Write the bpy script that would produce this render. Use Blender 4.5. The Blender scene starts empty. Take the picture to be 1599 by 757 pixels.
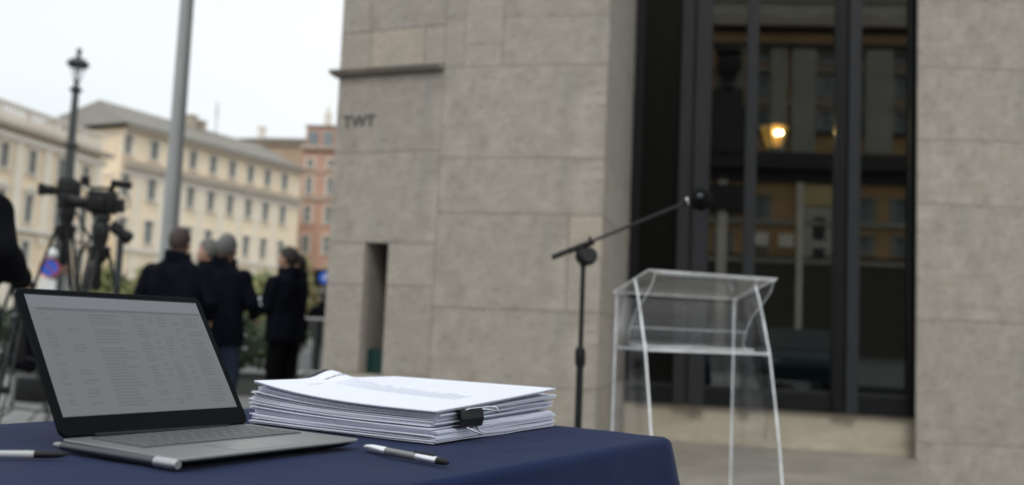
import bpy, bmesh, math, random
import numpy as np
from math import radians as R, sin, cos, pi, sqrt, atan2
from mathutils import Vector as V, Matrix, noise
random.seed(7)
S = bpy.context.scene
col = S.collection
# ------------------------------------------------------------------ camera
EYE = V((0, 0, 1.05)); FPX = 1480.0
cam_d = bpy.data.cameras.new('camera'); cam = bpy.data.objects.new('camera', cam_d); col.objects.link(cam)
cam_d.sensor_width = 36; cam_d.lens = FPX / 1599 * 36; cam_d.clip_start = .05; cam_d.clip_end = 3000
MR = Matrix.Rotation(R(95.1), 3, 'X') @ Matrix.Rotation(R(2.47), 3, 'Z')
cam.matrix_world = Matrix.Translation(EYE) @ MR.to_4x4()
cam_d.dof.use_dof = True; cam_d.dof.focus_distance = 1.36; cam_d.dof.aperture_fstop = 3.2; cam_d.dof.aperture_blades = 9
S.camera = cam
# ------------------------------------------------------------------ sky
W = bpy.data.worlds.new('World'); S.world = W; W.use_nodes = True
nt = W.node_tree; nt.nodes.clear()
def wn(t, **k):
    n = nt.nodes.new(t)
    for a, b in k.items(): setattr(n, a, b)
    return n
SUN_EL, SUN_AZ = R(46), R(184)
sky = wn('ShaderNodeTexSky', sky_type='NISHITA', sun_disc=False, sun_elevation=SUN_EL, sun_rotation=SUN_AZ)
b1 = wn('ShaderNodeBackground'); b1.inputs[1].default_value = .1
tc = wn('ShaderNodeTexCoord'); mp = wn('ShaderNodeMapping'); mp.inputs[3].default_value = (1, 1, 3.0)
nz = wn('ShaderNodeTexNoise'); nz.inputs['Scale'].default_value = 1.6; nz.inputs['Detail'].default_value = 5
cr = wn('ShaderNodeValToRGB'); cr.color_ramp.elements[0].position = .32; cr.color_ramp.elements[1].position = .72
cr.color_ramp.elements[0].color = (.80, .875, .895, 1); cr.color_ramp.elements[1].color = (.96, .985, .99, 1)
sp = wn('ShaderNodeSeparateXYZ'); mr = wn('ShaderNodeMapRange')
mr.inputs['From Min'].default_value = 0; mr.inputs['From Max'].default_value = 1
mr.inputs['To Min'].default_value = .95; mr.inputs['To Max'].default_value = 1.7     # overcast skies are brighter overhead
b2 = wn('ShaderNodeBackground'); mx = wn('ShaderNodeMixShader'); mx.inputs[0].default_value = .9; out = wn('ShaderNodeOutputWorld')
L = nt.links.new
L(sky.outputs[0], b1.inputs[0]); L(tc.outputs['Generated'], mp.inputs[0]); L(mp.outputs[0], nz.inputs[0]); L(nz.outputs[0], cr.inputs[0])
L(cr.outputs[0], b2.inputs[0]); L(tc.outputs['Generated'], sp.inputs[0]); L(sp.outputs[2], mr.inputs['Value']); L(mr.outputs[0], b2.inputs[1])
L(b1.outputs[0], mx.inputs[1]); L(b2.outputs[0], mx.inputs[2]); L(mx.outputs[0], out.inputs[0])
sun_d = bpy.data.lights.new('sun', 'SUN'); sun_d.energy = 1.15; sun_d.angle = R(18); sun_d.color = (1, .96, .9)
sun = bpy.data.objects.new('sun', sun_d); col.objects.link(sun)
sd = V((sin(SUN_AZ) * cos(SUN_EL), cos(SUN_AZ) * cos(SUN_EL), sin(SUN_EL)))
sun.rotation_euler = sd.to_track_quat('Z', 'Y').to_euler(); sun.location = (0, 0, 40)
S.view_settings.view_transform = 'Standard'; S.view_settings.look = 'None'; S.view_settings.exposure = 0.0; S.view_settings.gamma = 1
S.render.engine = 'CYCLES'
S.cycles.max_bounces = 10; S.cycles.transparent_max_bounces = 24; S.cycles.glossy_bounces = 5; S.cycles.transmission_bounces = 8

# ------------------------------------------------------------------ measuring helpers
def ray(px, py): return MR @ V(((px - 799.5) / FPX, -(py - 378.5) / FPX, -1))
def at(px, py, y):
    v = ray(px, py); return EYE + v * (y / v.y)
# ------------------------------------------------------------------ materials
MATS = {}
def mat(name, base, rough=.6, metal=0, var=.12, scale=8, bump=0, bscale=60, spec=.5, stretch=None, second=None, extra=None, emis=None, objvar=0, coat=0, sheen=0):
    if name in MATS: return MATS[name]
    m = bpy.data.materials.new(name); m.use_nodes = True; t = m.node_tree; n = t.nodes; b = n['Principled BSDF']; l = t.links.new
    b.inputs['Roughness'].default_value = rough; b.inputs['Metallic'].default_value = metal; b.inputs['Specular IOR Level'].default_value = spec
    b.inputs['Coat Weight'].default_value = coat; b.inputs['Sheen Weight'].default_value = sheen
    tc = n.new('ShaderNodeTexCoord'); mp = n.new('ShaderNodeMapping')
    if stretch: mp.inputs[3].default_value = stretch
    l(tc.outputs['Object'], mp.inputs[0])
    nz = n.new('ShaderNodeTexNoise'); nz.inputs['Scale'].default_value = scale; nz.inputs['Detail'].default_value = 8; nz.inputs['Roughness'].default_value = .62
    l(mp.outputs[0], nz.inputs[0])
    cr = n.new('ShaderNodeValToRGB'); cr.color_ramp.elements[0].position = .3; cr.color_ramp.elements[1].position = .7
    c2 = second or base
    cr.color_ramp.elements[0].color = (*[max(0, c * (1 - var)) for c in c2], 1)
    cr.color_ramp.elements[1].color = (*[min(1, c * (1 + var)) for c in base], 1)
    l(nz.outputs[0], cr.inputs[0]); last = cr.outputs[0]
    if objvar:
        oi = n.new('ShaderNodeObjectInfo'); m1 = n.new('ShaderNodeMapRange'); m1.inputs['To Min'].default_value = 1 - objvar; m1.inputs['To Max'].default_value = 1 + objvar * .6
        l(oi.outputs['Random'], m1.inputs[0]); mm = n.new('ShaderNodeMix'); mm.data_type = 'RGBA'; mm.blend_type = 'MULTIPLY'; mm.inputs[0].default_value = 1
        cc = n.new('ShaderNodeCombineColor')
        for i in range(3): l(m1.outputs[0], cc.inputs[i])
        l(last, mm.inputs[6]); l(cc.outputs[0], mm.inputs[7]); last = mm.outputs[2]
    if extra == 'travertine':
        for (sc, st, lo, hi, colr, fac) in ((5, (1, 1, 2.6), .50, .68, (.19, .155, .115), .55), (16, (1, 1, 2.4), .54, .68, (.13, .11, .09), .58), (45, (1, 1, 1.8), .58, .68, (.12, .10, .085), .45), (2.0, (2.2, 2.2, .7), .46, .66, (.25, .24, .22), .6), (9, (1, 1, 3.5), .57, .72, (.46, .42, .37), .4)):
            m2 = n.new('ShaderNodeMapping'); m2.inputs[3].default_value = st; l(tc.outputs['Object'], m2.inputs[0])
            z = n.new('ShaderNodeTexNoise'); z.inputs['Scale'].default_value = sc; z.inputs['Detail'].default_value = 10; z.inputs['Roughness'].default_value = .68; l(m2.outputs[0], z.inputs[0])
            r = n.new('ShaderNodeMapRange'); r.inputs['From Min'].default_value = lo; r.inputs['From Max'].default_value = hi; r.inputs['To Max'].default_value = fac; l(z.outputs[0], r.inputs[0])
            x = n.new('ShaderNodeMix'); x.data_type = 'RGBA'; l(r.outputs[0], x.inputs[0]); l(last, x.inputs[6]); x.inputs[7].default_value = (*colr, 1); last = x.outputs[2]
    l(last, b.inputs['Base Color'])
    if emis: 
        b.inputs['Emission Color'].default_value = (*emis[0], 1); b.inputs['Emission Strength'].default_value = emis[1]
    if bump:
        z = n.new('ShaderNodeTexNoise'); z.inputs['Scale'].default_value = bscale; z.inputs['Detail'].default_value = 6; l(mp.outputs[0], z.inputs[0])
        bp = n.new('ShaderNodeBump'); bp.inputs['Strength'].default_value = bump; bp.inputs['Distance'].default_value = .01; l(z.outputs[0], bp.inputs['Height']); l(bp.outputs[0], b.inputs['Normal'])
    MATS[name] = m; return m
def glassy(name, tint, refl_ior=1.5, gloss=.0, tcol=(1, 1, 1)):
    if name in MATS: return MATS[name]
    m = bpy.data.materials.new(name); m.use_nodes = True; t = m.node_tree; n = t.nodes; n.clear(); l = t.links.new
    o = n.new('ShaderNodeOutputMaterial'); a = n.new('ShaderNodeBsdfTransparent'); a.inputs[0].default_value = (*tint, 1)
    g = n.new('ShaderNodeBsdfGlossy'); g.inputs['Roughness'].default_value = gloss; g.inputs[0].default_value = (*tcol, 1)
    f = n.new('ShaderNodeFresnel'); ge = n.new('ShaderNodeNewGeometry'); q = n.new('ShaderNodeMapRange'); q.inputs['To Min'].default_value = refl_ior; q.inputs['To Max'].default_value = 1 / refl_ior; l(ge.outputs['Backfacing'], q.inputs[0]); l(q.outputs[0], f.inputs[0]); x = n.new('ShaderNodeMixShader')
    l(f.outputs[0], x.inputs[0]); l(a.outputs[0], x.inputs[1]); l(g.outputs[0], x.inputs[2]); l(x.outputs[0], o.inputs[0]); MATS[name] = m; return m
STONE = mat('travertine', (.385, .346, .297), .75, var=.10, scale=3.5, bump=.6, bscale=90, second=(.325, .288, .243), stretch=(1, 1, 1.6), extra='travertine', objvar=.09)
BEIGE = mat('travertine_beige', (.41, .355, .295), .75, var=.1, scale=5, bump=.5, bscale=90, second=(.39, .33, .26), stretch=(1, 1, 3), extra='travertine')
MORTAR = mat('mortar', (.17, .155, .135), .9, var=.2)
SILL = mat('sill_stone', (.42, .375, .30), .65, var=.12, scale=3, bump=.3, bscale=70, second=(.36, .32, .25), stretch=(1, 1, 2))
FLOOR = mat('terrace_stone', (.27, .245, .21), .55, var=.15, scale=2.5, bump=.3, bscale=50, second=(.22, .20, .17))
PAVE = mat('paving_grey', (.20, .20, .197), .7, var=.12, scale=4, bump=.3, objvar=.12)
ASPH = mat('asphalt', (.06, .06, .062), .85, var=.2, scale=20, bump=.5, bscale=200)
GROUND = mat('ground_stone', (.26, .26, .255), .8, var=.12, scale=1.5, bump=.3)
BRONZE = mat('window_metal', (.006, .0065, .0075), .45, 0, spec=.2, var=.1, scale=5, bump=.05)
BRONZE_L = mat('window_metal_light', (.024, .025, .028), .5, 0, spec=.2, var=.1, scale=5, bump=.05)
BLACK = mat('black_plastic', (.009, .009, .010), .45, spec=.2, var=.15, bump=.1, bscale=300)
RUBBER = mat('black_rubber', (.01, .01, .01), .8, var=.2)
BMETAL = mat('black_metal', (.02, .02, .021), .35, .6, var=.1)
CHROME = mat('chrome', (.75, .75, .77), .18, 1, var=.03)
ALU = mat('grey_aluminium', (.25, .25, .253), .42, .75, var=.03, bump=.04, bscale=500)
DALU = mat('dark_aluminium', (.085, .09, .10), .35, .85, var=.04)
LAMPM = mat('lamp_iron', (.055, .058, .058), .55, .3, var=.25, bump=.2)
POLEM = mat('pole_grey', (.30, .31, .31), .55, .1, var=.12, scale=3, stretch=(3, 3, .4))
NAVY = mat('navy_cloth', (.0058, .013, .050), .9, var=.14, scale=6, bump=.5, bscale=9, spec=.12, sheen=.04)
COAT = mat('dark_wool', (.0055, .0065, .011), .9, var=.3, scale=9, bump=.4, bscale=45, spec=.05)
COAT2 = mat('black_wool', (.004, .0043, .006), .9, var=.3, scale=9, bump=.4, bscale=45, spec=.05)
TROU = mat('dark_trousers', (.005, .005, .006), .9, var=.3, bump=.3, spec=.05)
JEANS = mat('blue_jeans', (.020, .030, .055), .9, var=.3, bump=.3, spec=.2)
SKIN = mat('skin', (.45, .26, .18), .5, var=.1, scale=12)
HAIRD = mat('hair_dark', (.018, .013, .010), .7, var=.5, scale=40, stretch=(1, 1, .2), bump=.8, bscale=120)
HAIRG = mat('hair_grey', (.115, .112, .112), .7, var=.4, scale=40, stretch=(1, 1, .2), bump=.8, bscale=120)
HAIRB = mat('hair_cropped', (.045, .032, .026), .7, var=.5, scale=60, bump=.5, bscale=150)
PAPER = mat('paper', (.68, .70, .80), .7, var=.015, scale=20, bump=.06, bscale=300, objvar=.03)
PAPER2 = mat('paper_dull_white', (.63, .65, .75), .7, var=.03, scale=20, objvar=.05)  # slightly darker paper tint, used for every third bundle
INK = mat('ink', (.51, .53, .60), .7, var=.15, scale=40)
INKD = mat('ink_dark', (.16, .16, .18), .7, var=.15, scale=40)
CREAM = mat('cream_plaster', (.83, .695, .515), .85, var=.07, scale=.5, bump=.1, second=(.80, .66, .475))
PALE = mat('pale_plaster', (.78, .70, .58), .85, var=.08, scale=.6, bump=.1)
OCHRE = mat('ochre_plaster', (.80, .64, .45), .85, var=.1, scale=.5)
RED = mat('red_brick_plaster', (.47, .29, .22), .85, var=.12, scale=.7, bump=.2)
TRIMP = mat('cornice_stone', (.40, .335, .27), .8, var=.12, scale=1)
TRIMW = mat('pale_trim', (.72, .66, .58), .8, var=.08, scale=1)
ROOF = mat('roof_tile', (.20, .185, .16), .85, var=.2, scale=1.5, bump=.4, bscale=6)
ROOFB = mat('brown_attic', (.38, .285, .20), .85, var=.12, scale=.5)
SLATE = mat('slate_grey', (.24, .26, .28), .7, var=.15)
PANE = mat('far_glass', (.17, .20, .21), .15, var=.2, scale=.5)
SHUT = mat('grey_shutter', (.27, .29, .28), .6, var=.2)
RPAL = mat('palace_ochre', (.46, .28, .13), .8, var=.15, scale=.4)
RGREY = mat('palace_grey_stone', (.33, .31, .25), .8, var=.15, scale=.4)
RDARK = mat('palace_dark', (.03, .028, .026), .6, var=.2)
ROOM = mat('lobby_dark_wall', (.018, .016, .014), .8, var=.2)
BARK = mat('bark', (.07, .055, .04), .9, var=.3, scale=6, bump=.6, stretch=(1, 1, .2))
LEAF1 = mat('leaf_olive', (.27, .26, .10), .7, var=.3, scale=1.5, second=(.17, .18, .07))
LEAF2 = mat('leaf_green', (.17, .20, .08), .7, var=.3, scale=1.5, second=(.10, .125, .05))
LEAF3 = mat('leaf_dark', (.03, .055, .025), .6, var=.4, scale=6)
GLASS = glassy('window_glass', (.78, .82, .80), 1.95)
ACRYL = glassy('clear_acrylic', (.945, .945, .95), 1.40, .02)
ACRE = mat('acrylic_edge_glow', (.68, .70, .72), .22, var=.35, scale=9, spec=.8)  # whitish edge colour stands in for light carried inside the acrylic
SIGNB = mat('sign_blue', (.03, .12, .60), .4, var=.03)
SIGNR = mat('sign_red', (.50, .03, .03), .4, var=.03)
SIGNW = mat('sign_white', (.75, .75, .75), .4, var=.03)
TEAL = mat('car_teal', (.012, .035, .042), .6, 0, var=.03, spec=.1)
SCREEN = mat('screen_grey', (.02, .02, .02), .25, var=.02, spec=.12, emis=((.130, .139, .143), 1.0), scale=3)
SCRHEAD = mat('screen_header', (.02, .02, .02), .25, var=.02, spec=.12, emis=((.150, .160, .180), 1.0))
SCRTXT = mat('screen_text', (.02, .02, .02), .25, var=.02, spec=.12, emis=((.103, .111, .117), 1.0))
SCRDARK = mat('screen_dark_line', (.02, .02, .02), .25, var=.02, emis=((.045, .05, .055), 1.0))
LANT = mat('lantern_bulb', (.9, .7, .4), .4, emis=((1, .72, .30), 70.0), var=.02)
LGLASS = mat('lantern_amber_glass', (.3, .16, .04), .3, emis=((.9, .46, .08), .35), var=.1)

# ------------------------------------------------------------------ mesh helpers
def tag(o, label=None, cat=None, group=None, kind=None):
    if label: o['label'] = label
    if cat: o['category'] = cat
    if group: o['group'] = group
    if kind: o['kind'] = kind
    return o
def empty(name, loc, rz=0, label=None, cat=None, group=None):
    o = bpy.data.objects.new(name, None); col.objects.link(o); o.location = loc; o.rotation_euler = (0, 0, rz); o.empty_display_size = .1
    return tag(o, label, cat, group)
def kids(o): return [c for c in bpy.data.objects if c.parent == o]
def copy_tree(o, parent=None):
    c = o.copy(); col.objects.link(c); c.parent = parent
    for ch in kids(o): copy_tree(ch, c)
    return c
class MB:
    def __init__(s): s.v = []; s.f = []; s.m = []
    def add(s, vs, fs, mi=0):
        n = len(s.v); s.v += [tuple(v) for v in vs]; s.f += [tuple(i + n for i in f) for f in fs]; s.m += [mi] * len(fs)
        return s
    def box(s, c, d, M=None, mi=0, bev=0):
        c = V(c); h = [x / 2 for x in d]
        if bev:
            b = min(bev, min(h) * .9); vs = []; bm = bmesh.new(); bmesh.ops.create_cube(bm, size=1)
            for q in bm.verts: q.co = V((q.co.x * d[0], q.co.y * d[1], q.co.z * d[2]))
            bmesh.ops.bevel(bm, geom=bm.edges[:], offset=b, segments=2, affect='EDGES', profile=.6)
            bm.verts.index_update(); vs = [q.co.copy() for q in bm.verts]; fs = [[q.index for q in f.verts] for f in bm.faces]; bm.free()
        else:
            vs = [V((x * h[0], y * h[1], z * h[2])) for x in (-1, 1) for y in (-1, 1) for z in (-1, 1)]
            fs = [(0, 1, 3, 2), (4, 6, 7, 5), (0, 4, 5, 1), (2, 3, 7, 6), (0, 2, 6, 4), (1, 5, 7, 3)]
        if M: vs = [M @ q for q in vs]
        return s.add([c + q for q in vs], fs, mi)
    def tube(s, pts, r, n=10, mi=0, cap=True):
        pts = [V(p) for p in pts]; r = r if isinstance(r, (list, tuple)) else [r] * len(pts); rings = []
        up = None
        for i, p in enumerate(pts):
            d = (pts[min(i + 1, len(pts) - 1)] - pts[max(i - 1, 0)]).normalized()
            if up is None: up = V((0, 0, 1)) if abs(d.z) < .9 else V((1, 0, 0))
            x = d.cross(up).normalized(); y = x.cross(d).normalized(); up = y
            rings.append([p + (x * cos(2 * pi * k / n) + y * sin(2 * pi * k / n)) * r[i] for k in range(n)])
        vs = [q for g in rings for q in g]
        fs = [(i * n + k, i * n + (k + 1) % n, (i + 1) * n + (k + 1) % n, (i + 1) * n + k) for i in range(len(pts) - 1) for k in range(n)]
        if cap: fs += [tuple(range(n))[::-1], tuple((len(pts) - 1) * n + k for k in range(n))]
        return s.add(vs, fs, mi)
    def lathe(s, prof, c=(0, 0, 0), n=16, mi=0, M=None):
        c = V(c); vs = []
        for (r, z) in prof:
            for k in range(n):
                q = V((r * cos(2 * pi * k / n), r * sin(2 * pi * k / n), z)); vs.append(c + (M @ q if M else q))
        fs = [(i * n + k, i * n + (k + 1) % n, (i + 1) * n + (k + 1) % n, (i + 1) * n + k) for i in range(len(prof) - 1) for k in range(n)]
        fs += [tuple(range(n))[::-1], tuple((len(prof) - 1) * n + k for k in range(n))]
        return s.add(vs, fs, mi)
    def ell(s, c, r, M=None, nu=14, nv=10, mi=0):
        prof = [(max(1e-4, sin(pi * i / nv)), -cos(pi * i / nv)) for i in range(nv + 1)]
        D = Matrix.Diagonal(V(r)); return s.lathe(prof, c, nu, mi, (M @ D) if M else D)
    def cap(s, a, b, ra, rb, n=12):
        a = V(a); b = V(b); d = (b - a).normalized(); pts = []; rr = []
        for k in range(4):
            t = pi / 2 * k / 4; pts.append(a - d * ra * cos(t)); rr.append(max(1e-4, ra * sin(t)))
        pts += [a, b]; rr += [ra, rb]
        for k in range(1, 5):
            t = pi / 2 * k / 4; pts.append(b + d * rb * sin(t)); rr.append(max(1e-4, rb * cos(t)))
        return s.tube(pts, rr, n)
    def prism(s, poly, ax0, ax1, origin, off, mi=0, edge_mi=None):
        # poly: list of (p, q) in plane ax0, ax1, extruded by vector off
        o = V(origin); a = V(ax0); b = V(ax1); off = V(off); n = len(poly)
        p1 = [o + a * x + b * y for x, y in poly]; p2 = [q + off for q in p1]
        s.add(p1 + p2, [tuple(range(n))[::-1], tuple(range(n, 2 * n))], mi)
        s.add(p1 + p2, [(i, (i + 1) % n, (i + 1) % n + n, i + n) for i in range(n)], mi if edge_mi is None else edge_mi)
        return s
    def build(s, name, mats, parent=None, smooth=False, loc=None, fix=True):
        me = bpy.data.meshes.new(name); me.from_pydata(s.v, [], s.f); me.update()
        for m in (mats if isinstance(mats, (list, tuple)) else [mats]): me.materials.append(m)
        me.polygons.foreach_set('material_index', s.m)
        if fix and len(s.v) < 60000:
            bm = bmesh.new(); bm.from_mesh(me); bmesh.ops.recalc_face_normals(bm, faces=bm.faces[:]); bm.to_mesh(me); bm.free()
        if smooth:
            me.polygons.foreach_set('use_smooth', [True] * len(me.polygons))
            try: me.set_sharp_from_angle(angle=R(42))
            except Exception: pass
        o = bpy.data.objects.new(name, me); col.objects.link(o)
        if parent: o.parent = parent
        if loc is not None: o.location = loc
        return o
def inst(me, name, parent, loc=(0, 0, 0), rz=0):
    o = bpy.data.objects.new(name, me); col.objects.link(o); o.parent = parent; o.location = loc; o.rotation_euler = (0, 0, rz); return o
def remeshed(mb, name, m, parent, voxel, smooth=3, disp=None):
    o = mb.build(name, m, None, fix=False)
    rm = o.modifiers.new('r', 'REMESH'); rm.mode = 'VOXEL'; rm.voxel_size = voxel
    sm = o.modifiers.new('s', 'SMOOTH'); sm.iterations = smooth; sm.factor = .5
    bpy.context.view_layer.update(); dg = bpy.context.evaluated_depsgraph_get()
    me = bpy.data.meshes.new_from_object(o.evaluated_get(dg)); old = o.data; o.modifiers.clear(); o.data = me; bpy.data.meshes.remove(old)
    if disp:
        amp, sc = disp
        n = len(me.vertices); co = np.empty(n * 3); me.vertices.foreach_get('co', co); co = co.reshape(-1, 3)
        no = np.empty(n * 3); me.vertices.foreach_get('normal', no); no = no.reshape(-1, 3)
        d = np.array([noise.noise(V((c[0] * sc, c[1] * sc, c[2] * sc * .45))) for c in co]) * amp
        me.vertices.foreach_set('co', (co + no * d[:, None]).ravel()); me.update()
    me.polygons.foreach_set('use_smooth', [True] * len(me.polygons))
    o.parent = parent; return o

# ------------------------------------------------------------------ ground
g = MB(); g.add([(-700, -700, -.5), (700, -700, -.5), (700, 900, -.5), (-700, 900, -.5)], [(0, 1, 2, 3)])
tag(g.build('ground', GROUND), kind='structure')
g = MB(); g.box((-30, 25.75, -.313), (180, 16.5, .374)); tag(g.build('road', ASPH), kind='structure')
g = MB(); g.box((-20, -36, -.313), (200, 54, .374)); tag(g.build('road', ASPH), kind='structure')
g = MB(); g.box((-30, 110, -.30), (180, 152, .34)); tag(g.build('far_pavement', PAVE), kind='structure')
g = MB(); g.prism([(-44, -8.9), (1.0, -8.9), (1.0, 9.75), (.2, 9.0), (-1.0, 9.0), (-1.0, 17.1), (-44, 17.1)], (1, 0, 0), (0, 1, 0), (0, 0, -.5), (0, 0, .497)); pv = tag(g.build('pavement', PAVE), kind='structure')
g = MB(); g.box((-22.5, 17.26, -.25), (43, .22, .51), bev=.01); tag(g.build('kerb', SILL), kind='structure')
sl = MB(); sl.box((0, 0, .009), (.988, .588, .018), bev=.004).build
me = sl.build('paving_slab', PAVE).data
first = [o for o in bpy.data.objects if o.name == 'paving_slab'][0]; first.parent = pv; first.location = (-3.5, 8.1, 0)
for j in range(10):
    for i in range(8):
        if i == 0 and j == 0: continue
        inst(me, 'paving_slab', pv, (-3.5 - i + (.5 if j % 2 else 0), 8.1 + j * .6, random.uniform(-.001, .001)))
# terrace in front of the glass wall
g = MB(); g.prism([(1.0, -2), (.0, -2), (.2, 9.0), (1.0, 9.75), (1.19, 9.72), (3.96, 9.13), (.857, 2.0), (1.0, -2)][1:7] , (1, 0, 0), (0, 1, 0), (0, 0, -.5), (0, 0, .504))
tag(g.build('terrace_floor', FLOOR), kind='structure')

# ------------------------------------------------------------------ stone building
A = V((-1.527, 7.888, 0)); B = V((-.607, 7.516, 0)); Cc = V((.688, 7.243, 0)); D = V((1.199, 9.67, 0)); E2 = V((3.915, 9.097, 0)); E = V((3.797, 8.85, 0)); F = V((7.4, 8.72, 0))
bld = empty('stone_building', (0, 8, 0), 0, 'large travertine clad building with tall dark glazed opening beside the covered table', 'building')
def wall_frame(P, Q):
    u = (Q - P).normalized(); n = V((u.y, -u.x, 0)); return u, n, (Q - P).length
def slabs(P, Q, rects, th=.028, gap=.0045, m=STONE, back_holes=()):
    u, n, Ln = wall_frame(P, Q); a = atan2(u.y, u.x)
    for r in rects:
        (u0, u1, z0, z1) = r[:4]; mm = r[4] if len(r) > 4 else m; out_ = r[5] if len(r) > 5 else random.uniform(-.0015, .0015)
        b = MB(); b.box((0, 0, 0), (u1 - u0 - gap, th, z1 - z0 - gap), bev=.0025)
        c = P + u * (u0 + u1) / 2 + n * (-th / 2 + out_); c.z = (z0 + z1) / 2
        o = b.build('stone_slab', mm, bld); o.location = c - bld.location; o.rotation_euler = (0, 0, a)
def core(P, Q, z0, z1, back, depth=.5, holes=()):
    u, n, Ln = wall_frame(P, Q)
    b = MB(); b.box(((0), 0, 0), (1, 1, 1)); 
    return u, n, Ln
TOP = 9.0
# wall cores (mortar), just behind the slabs, with the slot left open
def core_box(P, Q, u0, u1, z0, z1, depth, name='wall_core', m=MORTAR, front=.022):
    u, n, Ln = wall_frame(P, Q); a = atan2(u.y, u.x); b = MB(); b.box((0, 0, 0), (u1 - u0, depth, z1 - z0))
    c = P + u * (u0 + u1) / 2 - n * (front + depth / 2); c.z = (z0 + z1) / 2
    o = b.build(name, m, bld); o.location = c - bld.location; o.rotation_euler = (0, 0, a); return o
# left block A-B
LB = (B - A).length
SU0, SU1, SZ0, SZ1 = .350, .565, .625, 1.69
for z0, z1, spl in ((-.05, SZ0, ()), (SZ0, 1.345, 'slot'), (1.345, SZ1, 'slot'), (SZ1, 2.44, ()), (2.44, 3.08, (.5,)), ):
    if spl == 'slot': slabs(A, B, [(0, SU0, z0, z1), (SU1, LB, z0, z1)])
    else:
        e = [0, *spl, LB] if z0 != 2.44 else [0, LB]; slabs(A, B, [(e[i], e[i + 1], z0, z1) for i in range(len(e) - 1)])
slabs(A, B, [(0, .30, 3.15, 3.47), (.30, .80, 3.15, 3.47, BEIGE), (.80, LB, 3.15, 3.47)])
z = 3.47
while z < TOP:
    k = random.uniform(.2, .35); slabs(A, B, [(0, k, z, z + .62), (k, LB, z, z + .62)]); z += .62
core_box(A, B, 0.002, SU0, SZ0, SZ1, .45); core_box(A, B, SU1, LB - .002, SZ0, SZ1, .45)
core_box(A, B, 0.002, LB - .002, -.1, SZ0, .45); core_box(A, B, 0.002, LB - .002, SZ1, TOP + .1, .45)
uA, nA, _ = wall_frame(A, B)
# slot lining + glass
def wpt(P, u, n, a, d, z): q = P + u * a - n * d; return V((q.x, q.y, z)) - bld.location
lin = MB()
lin.add([wpt(A, uA, nA, SU1 + .001, .03, SZ0), wpt(A, uA, nA, SU1 + .001, .42, SZ0), wpt(A, uA, nA, SU1 + .001, .42, SZ1), wpt(A, uA, nA, SU1 + .001, .03, SZ1)], [(0, 1, 2, 3)])
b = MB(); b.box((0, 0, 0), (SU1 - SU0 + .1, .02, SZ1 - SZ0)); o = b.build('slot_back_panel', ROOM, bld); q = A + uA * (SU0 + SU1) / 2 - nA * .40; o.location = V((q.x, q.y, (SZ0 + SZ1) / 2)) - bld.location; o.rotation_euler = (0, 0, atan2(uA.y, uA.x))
for (uu, mm) in ((SU0 + .004, STONE), (SU1 - .004, STONE)):
    b = MB(); b.box((0, 0, 0), (.008, .36, SZ1 - SZ0 - .01)); o = b.build('slot_reveal', mm, bld); q = A + uA * uu - nA * .21; o.location = V((q.x, q.y, (SZ0 + SZ1) / 2)) - bld.location; o.rotation_euler = (0, 0, atan2(uA.y, uA.x))
b = MB(); b.box((0, 0, 0), (SU1 - SU0 - .02, .006, .20)); o = b.build('slot_glass', mat('green_glass', (.008, .035, .03), .15, var=.1, spec=.3), bld); q = A + uA * (SU0 + SU1) / 2 - nA * .12; o.location = V((q.x, q.y, SZ0 + .10)) - bld.location; o.rotation_euler = (0, 0, atan2(uA.y, uA.x))
b = MB(); b.box((0, 0, 0), (.035, .04, SZ1 - SZ0 - .01)); o = b.build('slot_mullion', BRONZE, bld); q = A + uA * (SU0 + .10) - nA * .30; o.location = V((q.x, q.y, (SZ0 + SZ1) / 2)) - bld.location; o.rotation_euler = (0, 0, atan2(uA.y, uA.x))
# cornice ledge over the left block
b = MB(); a = atan2(uA.y, uA.x)
b.prism([(0, .02), (.05, 0.028), (.085, .048), (.085, .058), (0, .062), (-.1, .062), (-.1, 0.02)], nA, (0, 0, 1), A - uA * .055 + V((0, 0, 3.082)) - bld.location, uA * (LB + .045))
b.build('cornice', STONE, bld)
# side wall of the left block going back
A2 = A - nA * 6 + uA * 0.3
slabs(A2, A, [(i, i + 1.2 - .0, zz, zz + .74) for i in (0.0, 1.2, 2.4, 3.6) for zz in (0, .74, 1.48, 2.22, 3.15, 3.89, 4.63, 5.37, 6.11, 6.85)])
core_box(A2, A, 0, 5.93, -.1, TOP + .1, .2)
# main pier B-C
LBC = (Cc - B).length
J = [-.05, .605, 1.186, 1.935, 2.38]
for i in range(len(J) - 1):
    z0, z1 = J[i], J[i + 1]
    if i == 2:
        slabs(B, Cc, [(0, 1.065, z0, z1), (1.065, LBC, z0, 1.60), (1.065, LBC, 1.60, z1, BEIGE)])
    elif i == 0: slabs(B, Cc, [(0, .62, z0, z1), (.62, LBC, z0, z1)])
    else: slabs(B, Cc, [(0, LBC, z0, z1)])
slabs(B, Cc, [(0, LBC, 2.38, 3.12), (0, .16, 3.12, 3.52), (.16, .475, 3.12, 3.30), (.16, .475, 3.30, 3.75), (.475, LBC, 3.12, 3.52), (0, .16, 3.52, 4.0), (.475, LBC, 3.52, 4.0), (.16, .475, 3.75, 4.0)], gap=.0025)
z = 4.0
while z < TOP: slabs(B, Cc, [(0, .7, z, z + .6), (.7, LBC, z, z + .6)]); z += .6
core_box(B, Cc, 0, LBC - .004, -.1, TOP + .1, .45)
uB, nB, _ = wall_frame(B, Cc)
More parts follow.
